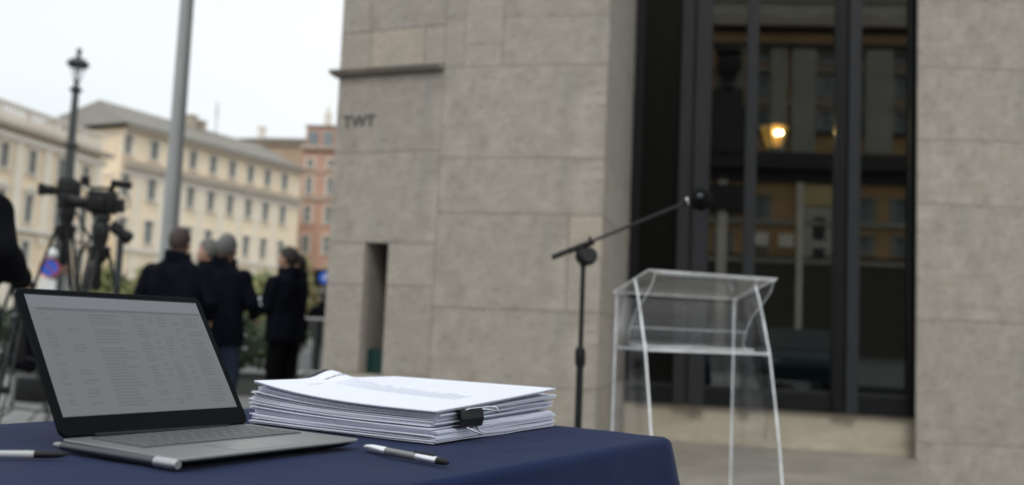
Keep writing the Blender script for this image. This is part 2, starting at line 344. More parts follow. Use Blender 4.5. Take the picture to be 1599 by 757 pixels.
# jamb C-D
LCD = (D - Cc).length
for i, (z0, z1) in enumerate(((-.05, .605), (.605, 1.186), (1.186, 1.935), (1.935, 2.38), (2.38, 3.12), (3.12, 3.52), (3.52, 4.2), (4.2, 5), (5, 5.8), (5.8, 6.6), (6.6, 7.4), (7.4, 8.2), (8.2, 9))):
    s_ = (1.3, .9, 1.6)[i % 3]; slabs(Cc, D, [(0.031, s_, z0, z1), (s_, LCD, z0, z1)])
core_box(Cc, D, .06, LCD + .3, -.1, TOP + .1, .3)
# right pier E-F and its splayed jamb
LEF = (F - E).length
JJ = [-.55, .158, 1.288, 2.372, 2.99, 3.685, 4.35, 4.9, 5.5, 6.2, 6.9, 7.6, 8.3, 9.0]
for i in range(len(JJ) - 1):
    w1 = (1.9, 1.25, 2.1)[i % 3]; slabs(E, F, [(0, w1, JJ[i], JJ[i + 1]), (w1, LEF, JJ[i], JJ[i + 1])])
core_box(E, F, .14, LEF, -.5, TOP + .1, .1)
LE = (E2 - E).length
for i in range(len(JJ) - 1): slabs(E2, E, [(0.0, LE - .03, JJ[i], JJ[i + 1])], m=BRONZE)
core_box(E2, E, 0, LE - .08, -.1, TOP + .1, .06)
# graffiti scrawl on the left block
def text_mesh(s, size, m, parent, name, loc, rot, ext=.0006, font_bold=False, shear=0):
    c = bpy.data.curves.new(name, 'FONT'); c.body = s; c.size = size; c.align_x = 'CENTER'; c.align_y = 'CENTER'; c.extrude = ext; c.offset = .005 if font_bold else 0; c.shear = shear
    o = bpy.data.objects.new(name, c); col.objects.link(o); bpy.context.view_layer.update()
    me = bpy.data.meshes.new_from_object(o.evaluated_get(bpy.context.evaluated_depsgraph_get())); bpy.data.objects.remove(o)
    me.materials.clear(); me.materials.append(m); o = bpy.data.objects.new(name, me); col.objects.link(o); o.parent = parent; o.location = loc; o.rotation_euler = rot; return o
q = A + uA * .225 + nA * .004
text_mesh('TWT', .135, mat('graffiti_black', (.07, .066, .06), .8, var=.6, scale=40), bld, 'graffiti', V((q.x, q.y, 2.70)) - bld.location, (pi / 2, 0, atan2(uA.y, uA.x)), font_bold=True)
# sill wall under the glazing
uW, nW, LW = wall_frame(D, E2); aW = atan2(uW.y, uW.x)
def wbox(name, u0, u1, d0, d1, z0, z1, m, parent=None, bev=.003, wpar=None):
    """box on the glazed wall plane; d is measured outward"""
    b = MB(); b.box((0, 0, 0), (u1 - u0, d1 - d0, z1 - z0), bev=bev); q = D + uW * (u0 + u1) / 2 + nW * (d0 + d1) / 2; q.z = (z0 + z1) / 2
    o = b.build(name, m, parent or bld); o.location = q - (parent or bld).location if (parent or bld).parent is None else q - wpar; o.rotation_euler = (0, 0, aW); return o
for i in range(2): wbox('sill_slab', .0 + i * 1.39, 1.385 + i * 1.39, -.12, .0, 0, .36, SILL)
wbox('plinth_ledge', -.0, 2.78, .0, .05, 0, .05, SILL)
# glazing
gw = empty('window_wall', D + V((0, 0, 0)), 0, 'tall dark metal framed glazing between the two stone piers behind the lectern', 'window')
GZ0, GZ1 = .36, TOP
for (u0, u1, d1, m, nm) in ((.0, .10, .03, BRONZE, 'frame'), (.485, .615, .10, BRONZE_L, 'mullion'), (.63, .79, .14, BRONZE_L, 'mullion'), (1.135, 1.245, .12, BRONZE_L, 'mullion'), (1.995, 2.10, .10, BRONZE, 'mullion'), (2.112, 2.225, .12, BRONZE_L, 'mullion'), (2.695, 2.78, .05, BRONZE, 'frame')):
    wbox(nm, u0, u1, -.08, d1, GZ0 + .005, GZ1, m, gw)
for (u0, u1) in ((.10, .485), (.79, 1.135), (1.245, 1.995), (2.225, 2.695)):
    wbox('bottom_rail', u0 + .002, u1 - .002, -.06, .06, GZ0 + .005, GZ0 + .17, BRONZE, gw)
    wbox('glazing_bead', u0 + .002, u1 - .002, -.02, .035, GZ0 + .175, GZ0 + .20, BRONZE_L, gw)
for i, (u0, u1) in enumerate(((.10, .485), (.79, 1.135), (1.245, 1.995), (2.225, 2.695))):
    o = wbox('pane', u0 + .002, u1 - .002, -.012, -.004, GZ0 + .205, GZ1, mat('black_panel', (.004, .004, .0035), .35, var=.3, spec=.12) if i == 0 else GLASS, gw, bev=0)
# lobby behind the glass
lob = empty('lobby_room', D, 0, 'dark lobby seen through the tall glazing', 'room')
def lbox(name, u0, u1, d0, d1, z0, z1, m, parent=lob): return wbox(name, u0, u1, d0, d1, z0, z1, m, parent, bev=0)
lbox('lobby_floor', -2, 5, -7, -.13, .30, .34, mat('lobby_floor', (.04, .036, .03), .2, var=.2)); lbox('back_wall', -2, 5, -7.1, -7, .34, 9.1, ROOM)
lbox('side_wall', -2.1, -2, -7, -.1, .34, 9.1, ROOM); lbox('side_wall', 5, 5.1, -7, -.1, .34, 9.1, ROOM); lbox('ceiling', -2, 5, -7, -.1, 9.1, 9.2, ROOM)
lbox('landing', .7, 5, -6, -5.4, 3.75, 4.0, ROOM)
# roof lid so that no sky leaks in
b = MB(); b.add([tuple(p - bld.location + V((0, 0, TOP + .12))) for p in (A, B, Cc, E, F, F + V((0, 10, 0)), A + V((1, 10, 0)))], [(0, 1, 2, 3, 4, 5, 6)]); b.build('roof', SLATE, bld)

# lantern put in the lobby in place of a mirrored street lantern
def lantern(loc, label):
    t = empty('lantern', loc, 0, label, 'lantern')
    b = MB(); n = 6; b.lathe([(.10, -.17), (.20, .12)], n=n); b.build('amber_glass', LGLASS, t)
    for k in range(6):
        c_ = 2 * pi * k / 6; m_ = MB(); m_.tube([(.103 * cos(c_), .103 * sin(c_), -.165), (.203 * cos(c_), .203 * sin(c_), .12)], .007, 6); m_.build('glazing_bar', BMETAL, t)
    b = MB(); b.lathe([(.22, .12), (.19, .15), (.10, .20), (.05, .22), (.02, .25), (.03, .28), (.008, .33)]); b.build('cap', BMETAL, t, True)
    b = MB(); b.lathe([(.03, -.24), (.06, -.21), (.11, -.165)]); b.build('finial', BMETAL, t, True)
    b = MB(); b.tube([(0, 0, .3), (0, 0, 5.2 - 0)], .008, 6); b.build('rod', BMETAL, t)
    b = MB(); b.ell((-.024, -.215, 0.0), (.026, .026, .03)); b.ell((.026, -.22, 0.005), (.025, .026, .028)); b.build('bulb', LANT, t, True)
    return t
lq = at(1209, 213, 12.6); lantern(lq, 'lit amber lantern behind the widest pane, standing in for a mirrored street lantern')

# ------------------------------------------------------------------ far facades
def facade(name, label, p0, p1, H, depth, m, rows, colsx, parent_extra=None, roof=None, base_z=-.13, wsize=(1.1, 2.1), trim=TRIMW, end=True):
    p0 = V((*p0, 0)); p1 = V((*p1, 0)); u = (p1 - p0).normalized(); Ln = (p1 - p0).length
    t = empty(name, p0, atan2(u.y, u.x), label, 'building')
    us = sorted(colsx); holes = []
    for (zc, w, h) in rows:
        for x in us: holes.append((x - w / 2, x + w / 2, zc - h / 2, zc + h / 2))
    xs = sorted({0, Ln, *[h[0] for h in holes], *[h[1] for h in holes]}); zs = sorted({base_z, H, *[h[2] for h in holes], *[h[3] for h in holes]})
    b = MB(); 
    for i in range(len(xs) - 1):
        for j in range(len(zs) - 1):
            cx, cz = (xs[i] + xs[i + 1]) / 2, (zs[j] + zs[j + 1]) / 2
            if any(h[0] < cx < h[1] and h[2] < cz < h[3] for h in holes): continue
            b.add([(xs[i], 0, zs[j]), (xs[i + 1], 0, zs[j]), (xs[i + 1], 0, zs[j + 1]), (xs[i], 0, zs[j + 1])], [(0, 1, 2, 3)])
    for (a, c, d, e) in holes:
        q = [(a, d), (c, d), (c, e), (a, e)]
        for k in range(4):
            (x0, z0), (x1, z1) = q[k], q[(k + 1) % 4]; b.add([(x0, 0, z0), (x1, 0, z1), (x1, .3, z1), (x0, .3, z0)], [(0, 1, 2, 3)])
    b.build('wall', m, t, fix=False)
    b = MB(); b.add([(0, 0.0, base_z), (0, depth, base_z), (0, depth, H), (0, 0, H), (Ln, 0, base_z), (Ln, depth, base_z), (Ln, depth, H), (Ln, 0, H)], [(0, 1, 2, 3), (4, 7, 6, 5), (1, 5, 6, 2), (3, 2, 6, 7)]); b.build('side_wall', m, t)
    cache = {}
    for (zc, w, h) in rows:
        k = (round(w, 2), round(h, 2))
        if k not in cache:
            f = MB(); fw = .18
            for sx in (-1, 1): f.box((sx * (w / 2 + fw / 2), -.04, 0), (fw, .1, h + .1))
            f.box((0, -.06, h / 2 + .16), (w + .5, .16, .2)); f.box((0, .2, 0), (.07, .06, h)); f.box((0, .2, h * .15), (w, .05, .07))
            f = f.build('window', trim, t); p = MB(); p.box((0, .27, 0), (w, .04, h)); p = p.build('pane', PANE, f)
            s = MB(); s.box((0, -.1, -h / 2 - .1), (w + .5, .3, .14)); s = s.build('sill', trim, f)
            if h > 1.5:
                for sx in (-1, 1):
                    q = MB(); q.box((sx * w * .36, .1, 0), (w * .26, .04, h * .98)); q.build('shutter', SHUT, f)
            cache[k] = f; f.location = (us[0], 0, zc); firstk = us[0]
        for x in us:
            if (x, zc) == (us[0], zc) and cache[k].location.z == zc or abs(x - us[0]) < 1e-6 and abs(cache[k].location.z - zc) < 1e-6: continue
            c = copy_tree(cache[k], t); c.location = (x, 0, zc)
    return t, Ln, u
def band(t, u0, u1, z0, z1, out, m=TRIMP, name='string_course', dy=0):
    b = MB(); b.box(((u0 + u1) / 2, (-out) / 2 + dy, (z0 + z1) / 2), (u1 - u0, out, z1 - z0)); return b.build(name, m, t)
def ucol(px, py, p0, p1):
    """distance along a facade where an image column meets it"""
    p0 = V((*p0, 0)); p1 = V((*p1, 0)); u = (p1 - p0).normalized(); n = V((u.y, -u.x, 0)); v = ray(px, py); s = (p0 - EYE).dot(n) / v.dot(n); q = EYE + v * s; return (q - p0).dot(u), q.z
# pale yellow palazzo
P0, P1 = (-39.5, 95), (-27.3, 120)
cols = [ucol(x, 300, P0, P1)[0] for x in (194, 236, 268, 297.5, 329.5, 360, 389, 416, 443)]
def zat(px, py, p0, p1): return ucol(px, py, p0, p1)[1]
rz = [zat(297, 249, P0, P1), zat(296, 308, P0, P1), zat(330, 377, P0, P1), 3.2]
pal, LnP, _ = facade('palazzo', 'long pale yellow palazzo with tiled roof receding behind the grey pole', P0, P1, 19.6, 14, CREAM, [(rz[0], 1.1, 1.9), (rz[1], 1.15, 2.2), (rz[2], 1.15, 2.3), (rz[3], 1.3, 2.4)], cols)
band(pal, -.3, LnP, 19.3, 19.8, .7, TRIMP, 'eaves_cornice'); zc = zat(297, 277, P0, P1); band(pal, -.3, LnP, zc - .4, zc + .35, .6, TRIMP); band(pal, -.1, LnP, zc - 1.1, zc - .5, .12, TRIMW)
zc = zat(330, 402, P0, P1); band(pal, -.1, LnP, zc - .3, zc + .2, .3, TRIMW)
for i in range(len(cols) - 1):
    uu = (cols[i] + cols[i + 1]) / 2; band(pal, uu - .35, uu + .35, -.1, 15, .07, PALE, 'pilaster')
b = MB(); b.add([(-.9, -.9, 19.82), (LnP, -.9, 19.82), (LnP, 14.5, 19.82), (-.9, 14.5, 19.82), (2.2, 7, 23.4), (LnP, 7, 23.4)], [(0, 1, 5, 4), (3, 0, 4), (2, 3, 4, 5), (1, 2, 5)]); b.build('roof', ROOF, pal)
for k in range(4):  # end face windows
    for yy in (2.2, 5.4, 8.6):
        f = kids(pal); w = [q for q in f if q.name.startswith('window')][0]; c = copy_tree(w, pal); c.location = (0, yy, rz[k]); c.rotation_euler = (0, 0, -pi / 2)
for uu, yy, hh in ((14.5, 6.0, 24.2), (16.2, 6.2, 23.9)):
    b = MB(); b.box((uu, yy, hh - 1.2), (1.0, .9, 2.4)); b.box((uu, yy, hh + .08), (1.25, 1.15, .14)); b.build('chimney', TRIMP, pal)
b = MB(); b.tube([(17.5, 5, 22.5), (17.5, 5, 26.6)], .05, 5)
for k in range(4): b.tube([(16.7 + .1 * k, 4.6, 25 + k * .45), (18.3 - .1 * k, 5.4, 25 + k * .45)], .035, 5)
b.build('roof_antenna', BMETAL, pal)
# left palace with balustrade
Q0, Q1 = (-42, 61.8), (-38, 86)
lc = [ucol(x, 300, Q0, Q1)[0] for x in (-52, 1, 46, 92)] ; lc.append(lc[-1] + (lc[-1] - lc[-2]) * .93)
r1, r2, r3 = zat(47, 253, Q0, Q1), zat(42, 326, Q0, Q1), zat(38, 396, Q0, Q1)
lp, LnL, _ = facade('palace', 'cream classical palace with balustrade at the left edge behind the lamp post', Q0, Q1, 15.2, 16, OCHRE, [(r1, 1.0, 1.9), (r2, 1.0, 2.2), (r3, 1.0, 2.0)], lc, trim=TRIMW)
for i in range(len(lc)):
    nx = lc[i + 1] if i + 1 < len(lc) else LnL + .6; uu = (lc[i] + nx) / 2 if i + 1 < len(lc) else LnL - .5; band(lp, uu - .5, uu + .5, 6.2, 14.2, .16, PALE, 'pilaster')
    b = MB(); b.prism([(-.9, 0), (.9, 0), (0, .5)], (1, 0, 0), (0, 0, 1), (lc[i], 0, r2 + 1.45), (0, -.25, 0)); b.build('pediment', TRIMW, lp)
band(lp, 0, LnL + .5, 14.1, 14.6, .35, TRIMW); band(lp, 0, LnL + .7, 14.9, 15.3, .85, TRIMP, 'cornice'); band(lp, 0, LnL, r2 - 1.9, r2 - 1.5, .35, TRIMW); band(lp, 0, LnL, r3 + 1.6, r3 + 1.8, .25, TRIMP)
band(lp, 0, LnL, -.1, r3 - 1.7, .10, PALE, 'rusticated_base')
band(lp, 0, LnL, 15.32, 15.5, .3, TRIMW, 'balustrade_base'); band(lp, 0, LnL, 16.75, 16.95, .35, TRIMW, 'balustrade_rail')
bb = MB(); bb.lathe([(.1, 0), (.16, .35), (.08, .8), (.12, 1.22)], n=8); ob = bb.build('baluster', TRIMW, lp); ob.location = (.3, -.15, 15.51)
k = .75
while k < LnL:
    if int(k / .45) % 8 == 7: band(lp, k - .2, k + .2, 15.52, 16.74, .3, TRIMW, 'balustrade_pier')
    else: inst(ob.data, 'baluster', lp, (k, -.15, 15.51))
    k += .45
b = MB(); b.add([(0, 1, 15.3), (LnL, 1, 15.3), (LnL, 16, 15.3), (0, 16, 15.3)], [(0, 1, 2, 3)]); b.build('roof', ROOF, lp)
# red house
T0, T1 = (-29.1, 128), (-20.0, 127)
rc = [ucol(x, 300, T0, T1)[0] for x in (482, 515)] ; rc += [rc[1] + 2.9]
zz = [zat(486, y, T0, T1) for y in (255, 290, 335, 382)]
rh, LnR, _ = facade('townhouse', 'red brick coloured house with pale window surrounds beside the stone pier', T0, T1, 24.2, 12, RED, [(zz[0], 1.0, 1.0), (zz[1], 1.0, 2.2), (zz[2], 1.1, 2.2), (zz[3], 1.1, 2.3), (4, 1.2, 2.4)], rc)
band(rh, -.1, LnR, 24.0, 24.5, .7, TRIMP, 'cornice'); band(rh, 0, LnR, zz[1] + 1.7, zz[1] + 1.95, .2, TRIMP); band(rh, 0, LnR, zz[2] + 1.9, zz[2] + 2.4, .3, TRIMP)
b = MB(); b.box((LnR / 2, 6, 26), (LnR, 10, 3)); b.build('attic', RED, rh)
for uu in (1.1, 3.2, 5.6):
    b = MB(); b.box((uu, .9, 25.7), (1.3, .4, 1.9)); o = b.build('dormer', SLATE, rh); b = MB(); b.box((uu, .66, 25.7), (.9, .06, 1.5)); b.build('pane', PANE, o)
b = MB(); b.add([(-.3, .6, 27.5), (LnR, .6, 27.5), (LnR, 11, 27.5), (-.3, 11, 27.5), (1.5, 6, 28.6), (LnR, 6, 28.6)], [(0, 1, 5, 4), (3, 0, 4), (2, 3, 4, 5)]); b.build('roof', ROOF, rh)
b = MB(); b.box((2.3, 3, 28.6), (.8, .8, 2.4)); b.lathe([(.45, 29.8), (.2, 30.2), (.3, 30.5)], (2.3, 3, 0), 8); b.build('chimney', TRIMW, rh)
# brown block behind
U0, U1 = (-47, 152), (-30, 150)
bh, LnB, _ = facade('brown_block', 'plain brown attic block rising behind the yellow palazzo and red house', U0, U1, 29.0, 12, ROOFB, [(24.5, 1.0, 1.8)], [3, 6.5, 10])
band(bh, 0, LnB, 28.6, 29.3, .5, TRIMP, 'cornice')
b = MB(); b.box((5.0, 2, 30.4), (.9, .9, 2.6)); b.box((5, 2, 31.8), (1.2, 1.2, .2)); b.build('chimney', TRIMW, bh)
b = MB(); b.add([(-1, -1, 29.3), (LnB, -1, 29.3), (LnB, 13, 29.3), (-1, 13, 29.3), (4, 6, 31), (LnB, 6, 31)], [(0, 1, 5, 4), (3, 0, 4), (2, 3, 4, 5)]); b.build('roof', ROOF, bh)

# ------------------------------------------------------------------ palace behind the camera (seen mirrored in the glazing)
def mirror(p): n = nW; return p - 2 * (p - D).dot(n) * n
def refl(px, py, dist): return mirror(at(px, py, dist))
ra = refl(1620, 400, 88); rb = refl(900, 400, 92)
ra.z = rb.z = 0
def ru(px, py):
    u = (rb - ra).normalized(); n = V((u.y, -u.x, 0)); v = ray(px, py); v = v - 2 * v.dot(nW) * nW; o = mirror(EYE); s = (ra - o).dot(n) / v.dot(n); q = o + v * s; return (q - ra).dot(u), q.z
wc = [ru(x, 150)[0] for x in (1590, 1530, 1470, 1408, 1352, 1291, 1190, 1135, 1080, 1020, 960)]
z1, z2, z3, z4, z5, z6 = [ru(1250, y)[1] for y in (12, 90, 134, 190, 330, 380)]
pbk, LnK, _ = facade('palace', 'grand ochre palace with grey pilasters mirrored faintly in the dark glazing', (ra.x, ra.y), (rb.x, rb.y), ru(1250, -60)[1], 15, RPAL, [(z1, 1.8, 1.5), (z2, 1.5, 1.0), (z3, 1.6, 2.2), (z4, 1.6, 2.0), (z5, 1.8, 2.6), (z6, 1.6, 1.6), (4, 2, 3)], wc, trim=RGREY)
def rband(y0, y1, out, m, nm='string_course', u0=0, u1=None): 
    a_, b_ = ru(1250, y1)[1], ru(1250, y0)[1]; band(pbk, u0, u1 or LnK, a_, b_, out, m, nm)
rband(-60, 34, .15, mat('palace_attic', (.50, .47, .39), .8, var=.1, scale=.3), 'attic_face'); rband(0, 5, .5, RGREY); rband(108, 112, .35, RGREY); rband(160, 165, .35, RGREY); rband(205, 210, .35, RDARK); rband(34, 46, 1.2, TRIMP, 'cornice'); rband(46, 52, .5, RDARK, 'cornice_dark_band'); rband(70, 78, .5, RDARK, 'frieze'); rband(243, 268, 1.6, RDARK, 'balcony'); rband(268, 285, .5, RDARK); rband(345, 352, .4, RGREY)  # includes a solid dark band directly below the cornice
for (x0, x1) in ((1202, 1227), (1235, 1272), (1350, 1392), (1430, 1470), (1130, 1160), (1500, 1540), (1060, 1090)):
    a_, b_ = ru(x1, 160)[0], ru(x0, 160)[0]; band(pbk, min(a_, b_), max(a_, b_), ru(1250, 242)[1], ru(1250, 79)[1], .5, RGREY, 'pilaster')
a_, b_ = ru(1298, 300)[0], ru(1254, 300)[0]; band(pbk, min(a_, b_), max(a_, b_), ru(1275, 322)[1], ru(1275, 290)[1], .4, mat('palace_lit_yellow', (.62, .50, .24), .8), 'lit_door_panel'); band(pbk, min(a_, b_), max(a_, b_), -.1, ru(1275, 324)[1], .25, mat('palace_attic', (.50, .47, .39)), 'door_bay')  # yellow panel colour paints in a warm lit patch above the door
for yy0, yy1 in ((340, 374), (388, 412)):
    c_ = ru(1278, 350)[0]; band(pbk, c_ - .55, c_ + .55, ru(1275, yy1)[1], ru(1275, yy0)[1], .35, RDARK, 'door_pane')
for (x0, x1, y0, y1) in ((1178, 1198, 365, 385), (1215, 1238, 366, 386)):
    a_, b_ = ru(x1, 370)[0], ru(x0, 370)[0]; band(pbk, min(a_, b_), max(a_, b_), ru(1220, y1)[1], ru(1220, y0)[1], .5, PALE, 'notice_frame')
for (x0, x1) in ((1243, 1252), (1120, 1134)):
    a_, b_ = ru(x1, 340)[0], ru(x0, 340)[0]; band(pbk, min(a_, b_), max(a_, b_), -.1, ru(1250, 286)[1], .6, PALE, 'pilaster')
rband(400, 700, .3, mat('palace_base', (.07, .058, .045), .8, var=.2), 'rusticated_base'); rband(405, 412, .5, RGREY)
for (x0, x1, y0, y1, o_) in ((1106, 1164, 175, 243, 2.0), (1112, 1156, 145, 175, 1.8), (1104, 1166, 290, 330, .9)):  # solid dark boxes standing in for an unidentified mirrored silhouette
    a_, b_ = ru(x1, 160)[0], ru(x0, 160)[0]; band(pbk, min(a_, b_), max(a_, b_), ru(1135, y1)[1], ru(1135, y0)[1], o_, RDARK, 'silhouette_box')
a_ = ru(1135, 120)[0]; zA, zB = ru(1135, 146)[1], ru(1135, 88)[1]; h_ = zB - zA
b = MB(); b.lathe([(.6, 0), (.5, .1 * h_), (.35, .2 * h_), (1.1, .5 * h_), (1.25, .75 * h_), (.9, .85 * h_), (1.3, .92 * h_), (1.3, h_)], (a_, -1.6, zA), 14); b.build('urn', RDARK, pbk, True)
# ------------------------------------------------------------------ street lamp, poles, signs
def P_on(px, y, py=500, z=0):
    q = at(px, py, y); q.z = z; return q
c = at(93, 440, 28); lam = empty('street_lamp', (c.x, c.y, -.12), 0, 'ornate cast iron street lamp behind the cameras at left', 'street lamp')
def lz(py): return at(100, py, 28).z + .12
zt = lz(78)
b = MB(); b.lathe([(.42, 0), (.42, .25), (.32, .3), (.28, 1.0), (.25, 1.1), (.235, 2.3), (.21, 3.4), (.19, 3.6), (.17, 4.2)], n=16); b.build('base_shaft', LAMPM, lam, True)
b = MB(); b.lathe([(.175, 4.2), (.13, lz(230)), (.19, lz(229)), (.21, lz(225)), (.12, lz(221)), (.095, lz(145)), (.17, lz(142)), (.18, lz(138)), (.07, lz(134)), (.055, lz(112))], n=14); b.build('shaft', LAMPM, lam, True)
b = MB(); b.lathe([(.055, lz(132)), (.07, lz(118)), (.12, lz(105))], n=12); b.build('lamp_bowl', mat('lamp_glass', (.5, .56, .56), .2), lam, True)
b = MB(); b.lathe([(.24, lz(105)), (.34, lz(100)), (.26, lz(94.5)), (.12, lz(90)), (.05, lz(87)), (.05, lz(84)), (.085, lz(81)), (.08, lz(78)), (.02, lz(74))], n=16); b.build('lamp_hood', LAMPM, lam, True)
for k in range(3):
    b = MB(); a_ = k * 2.1; b.tube([(.07 * cos(a_), .07 * sin(a_), lz(130)), (.2 * cos(a_), .2 * sin(a_), lz(112)), (.25 * cos(a_), .25 * sin(a_), lz(101))], .014, 6); b.build('bracket', LAMPM, lam)
c = at(266, 350, 12.4); pl_ = empty('pole', (c.x, c.y, 0), 0, 'tall plain grey metal pole rising behind the cropped-haired man', 'pole')
b = MB(); b.lathe([(.105, 0), (.105, 2.6), (.098, 3.2), (.075, 9)], n=20); b.build('shaft', POLEM, pl_, True); b = MB(); b.lathe([(.2, 0), (.2, .03), (.12, .05), (.11, .3)], n=20); b.build('base_plate', POLEM, pl_, True)
c = at(256, 380, 42); fl = empty('street_lamp', (c.x, c.y, -.06), 0, 'slender distant street lamp just left of the grey pole', 'street lamp')
h = at(257, 316, 42).z; b = MB(); b.lathe([(.12, 0), (.09, 1), (.05, 1.2), (.045, h)], n=10); b.build('shaft', LAMPM, fl, True); b = MB(); b.lathe([(.08, h), (.2, h + .5), (.24, h + .52), (.05, h + .8), (.01, h + .95)], n=8); b.build('lamp_head', mat('lamp_glass', (.35, .4, .4), .2), fl)
def disc(mb, c, r, th=.006, n=28, mi=0, r0=0):
    # disc facing -y
    M = Matrix.Rotation(pi / 2, 3, 'X')
    if r0: 
        vs = []; 
        for k in range(n):
            a_ = 2 * pi * k / n; vs += [(c[0] + r0 * cos(a_), c[1], c[2] + r0 * sin(a_)), (c[0] + r * cos(a_), c[1], c[2] + r * sin(a_)), (c[0] + r0 * cos(a_), c[1] + th, c[2] + r0 * sin(a_)), (c[0] + r * cos(a_), c[1] + th, c[2] + r * sin(a_))]
        fs = []
        for k in range(n):
            i, j = 4 * k, 4 * ((k + 1) % n); fs += [(i, i + 1, j + 1, j), (i + 2, j + 2, j + 3, i + 3), (i + 1, i + 3, j + 3, j + 1), (i, j, j + 2, i + 2)]
        return mb.add(vs, fs, mi)
    return mb.lathe([(r, -th / 2), (r, th / 2)], c, n, mi, M)
c = at(77, 418, 20); s1 = empty('road_sign', (c.x, c.y, -.1), R(20), 'round blue sign with red rim on a post left of the lamp post', 'road sign')
zz0 = c.z + .1
b = MB(); b.tube([(0, .03, 0), (0, .03, zz0 + .35)], .028, 8); b.build('post', POLEM, s1)
b = MB(); disc(b, (0, 0, zz0), .2); b.build('sign_face', SIGNB, s1); b = MB(); disc(b, (0, -.012, zz0), .2, .008, r0=.172); M_ = Matrix.Rotation(pi / 4, 3, 'Y'); b.box((0, -.009, zz0), (.022, .006, .34), Matrix.Rotation(-pi / 4, 3, 'Y')); b.build('red_rim', SIGNR, s1)
b = MB(); b.box((0, 0, zz0 - .38), (.3, .01, .26), bev=.004); b.build('plate', SIGNW, s1); b = MB(); b.ell((.02, 0, zz0 + .3), (.12, .1, .11)); b.build('lamp_globe', SIGNW, s1, True)
c = at(101, 413, 21.5); s3 = empty('road_sign', (c.x, c.y, -.1), R(-35), 'brown sign seen edge-on just right of the lamp post', 'road sign')
b = MB(); b.box((0, 0, c.z + .1), (.3, .04, .42), bev=.01); b.build('sign_face', mat('sign_brown', (.12, .05, .03), .6), s3); b = MB(); b.tube([(0, .04, 0), (0, .04, c.z + .2)], .025, 8); b.build('post', POLEM, s3)
c = at(503, 433, 22); s2 = empty('parking_sign', (c.x, c.y, -.1), R(8), 'dark square sign with a round blue disc at the edge of the stone pier', 'road sign'); zz0 = c.z + .1
b = MB(); b.box((0, 0, zz0), (.36, .05, .38), bev=.01); b.build('sign_board', BLACK, s2); b = MB(); disc(b, (.07, -.035, zz0), .145, .01); b.build('blue_disc', SIGNB, s2)
b = MB(); b.box((.05, -.045, zz0 + .0), (.028, .006, .15)); b.box((.085, -.045, zz0 + .06), (.06, .006, .025)); b.box((.085, -.045, zz0 + .0), (.06, .006, .025)); b.box((.118, -.045, zz0 + .03), (.024, .006, .06)); b.build('sign_symbol', SIGNW, s2)
b = MB(); b.tube([(0, .05, 0), (0, .05, zz0)], .03, 8); b.build('post', POLEM, s2)
# metal crowd barrier
c = P_on(497, 17, z=0); br = empty('crowd_barrier', c, R(6), 'grey metal barrier with upright bars beside the stone pier edge', 'barrier')
b = MB(); b.tube([(-.9, 0, .1), (-.9, 0, 1.05), (.5, 0, 1.05), (.5, 0, .1), (-.9, 0, .1)], .022, 8); b.build('frame', ALU, br, True)
bar = MB(); bar.tube([(0, 0, .1), (0, 0, 1.05)], .011, 6); bo = bar.build('upright_bar', ALU, br); bo.location = (-.8, 0, 0)
for k in range(1, 12): inst(bo.data, 'upright_bar', br, (-.8 + k * .11, 0, 0))
for sx in (-.7, .3): b = MB(); b.box((sx, 0, .03), (.05, .6, .03)); b.tube([(sx, 0, .04), (sx, 0, .12)], .02, 6); b.build('foot', ALU, br)
# low stone block by the kerb
c = P_on(492, 12.5); bl_ = MB(); bl_.box((c.x, c.y, .09), (.8, .5, .18), bev=.015); tag(bl_.build('stone_block', mat('pale_stone', (.5, .5, .48), .7)), 'low pale stone block on the ground between dark coats and pier', 'block')

# ------------------------------------------------------------------ trees and planters
def leaves(mb, c, rad, n, size, seed):
    rnd = random.Random(seed); c = V(c)
    blobs = [(V((rnd.uniform(-1, 1) * rad[0] * .6, rnd.uniform(-1, 1) * rad[1] * .6, rnd.uniform(-1, 1) * rad[2] * .6)), rnd.uniform(.3, .55)) for _ in range(11)]
    for i in range(n):
        bc, br_ = blobs[i % len(blobs)]
        d = V((rnd.gauss(0, 1), rnd.gauss(0, 1), rnd.gauss(0, 1))).normalized() * rnd.uniform(.55, 1.08)
        p = c + bc + V((d.x * rad[0] * br_, d.y * rad[1] * br_, d.z * rad[2] * br_))
        a = V((rnd.gauss(0, 1), rnd.gauss(0, 1), rnd.gauss(0, 1))).normalized(); e = a.orthogonal().normalized(); s_ = size * rnd.uniform(.6, 1.3)
        mb.add([p - a * s_, p + e * s_ * .5, p + a * s_, p - e * s_ * .5], [(0, 1, 2, 3)], i % 2)
def tree(px, y, h, rad, mats, label, seed, trunk=.5):
    c = P_on(px, y); t = empty('tree', (c.x, c.y, -.1), 0, label, 'tree', 'small trees across the street')
    b = MB(); rnd = random.Random(seed); b.tube([(0, 0, 0), (.03, 0, h * trunk), (.0, .05, h * .8)], [.11, .08, .03], 8)
    for k in range(5):
        a_ = rnd.uniform(0, 6.28); b.tube([(0, 0, h * (.35 + .08 * k)), (cos(a_) * rad[0] * .6, sin(a_) * rad[1] * .6, h * (.55 + .08 * k))], [.05, .015], 6)
    b.build('trunk', BARK, t, True)
    l_ = MB(); leaves(l_, (0, 0, h - rad[2]), rad, 2200, .16, seed); l_.build('crown', mats, t, fix=False)
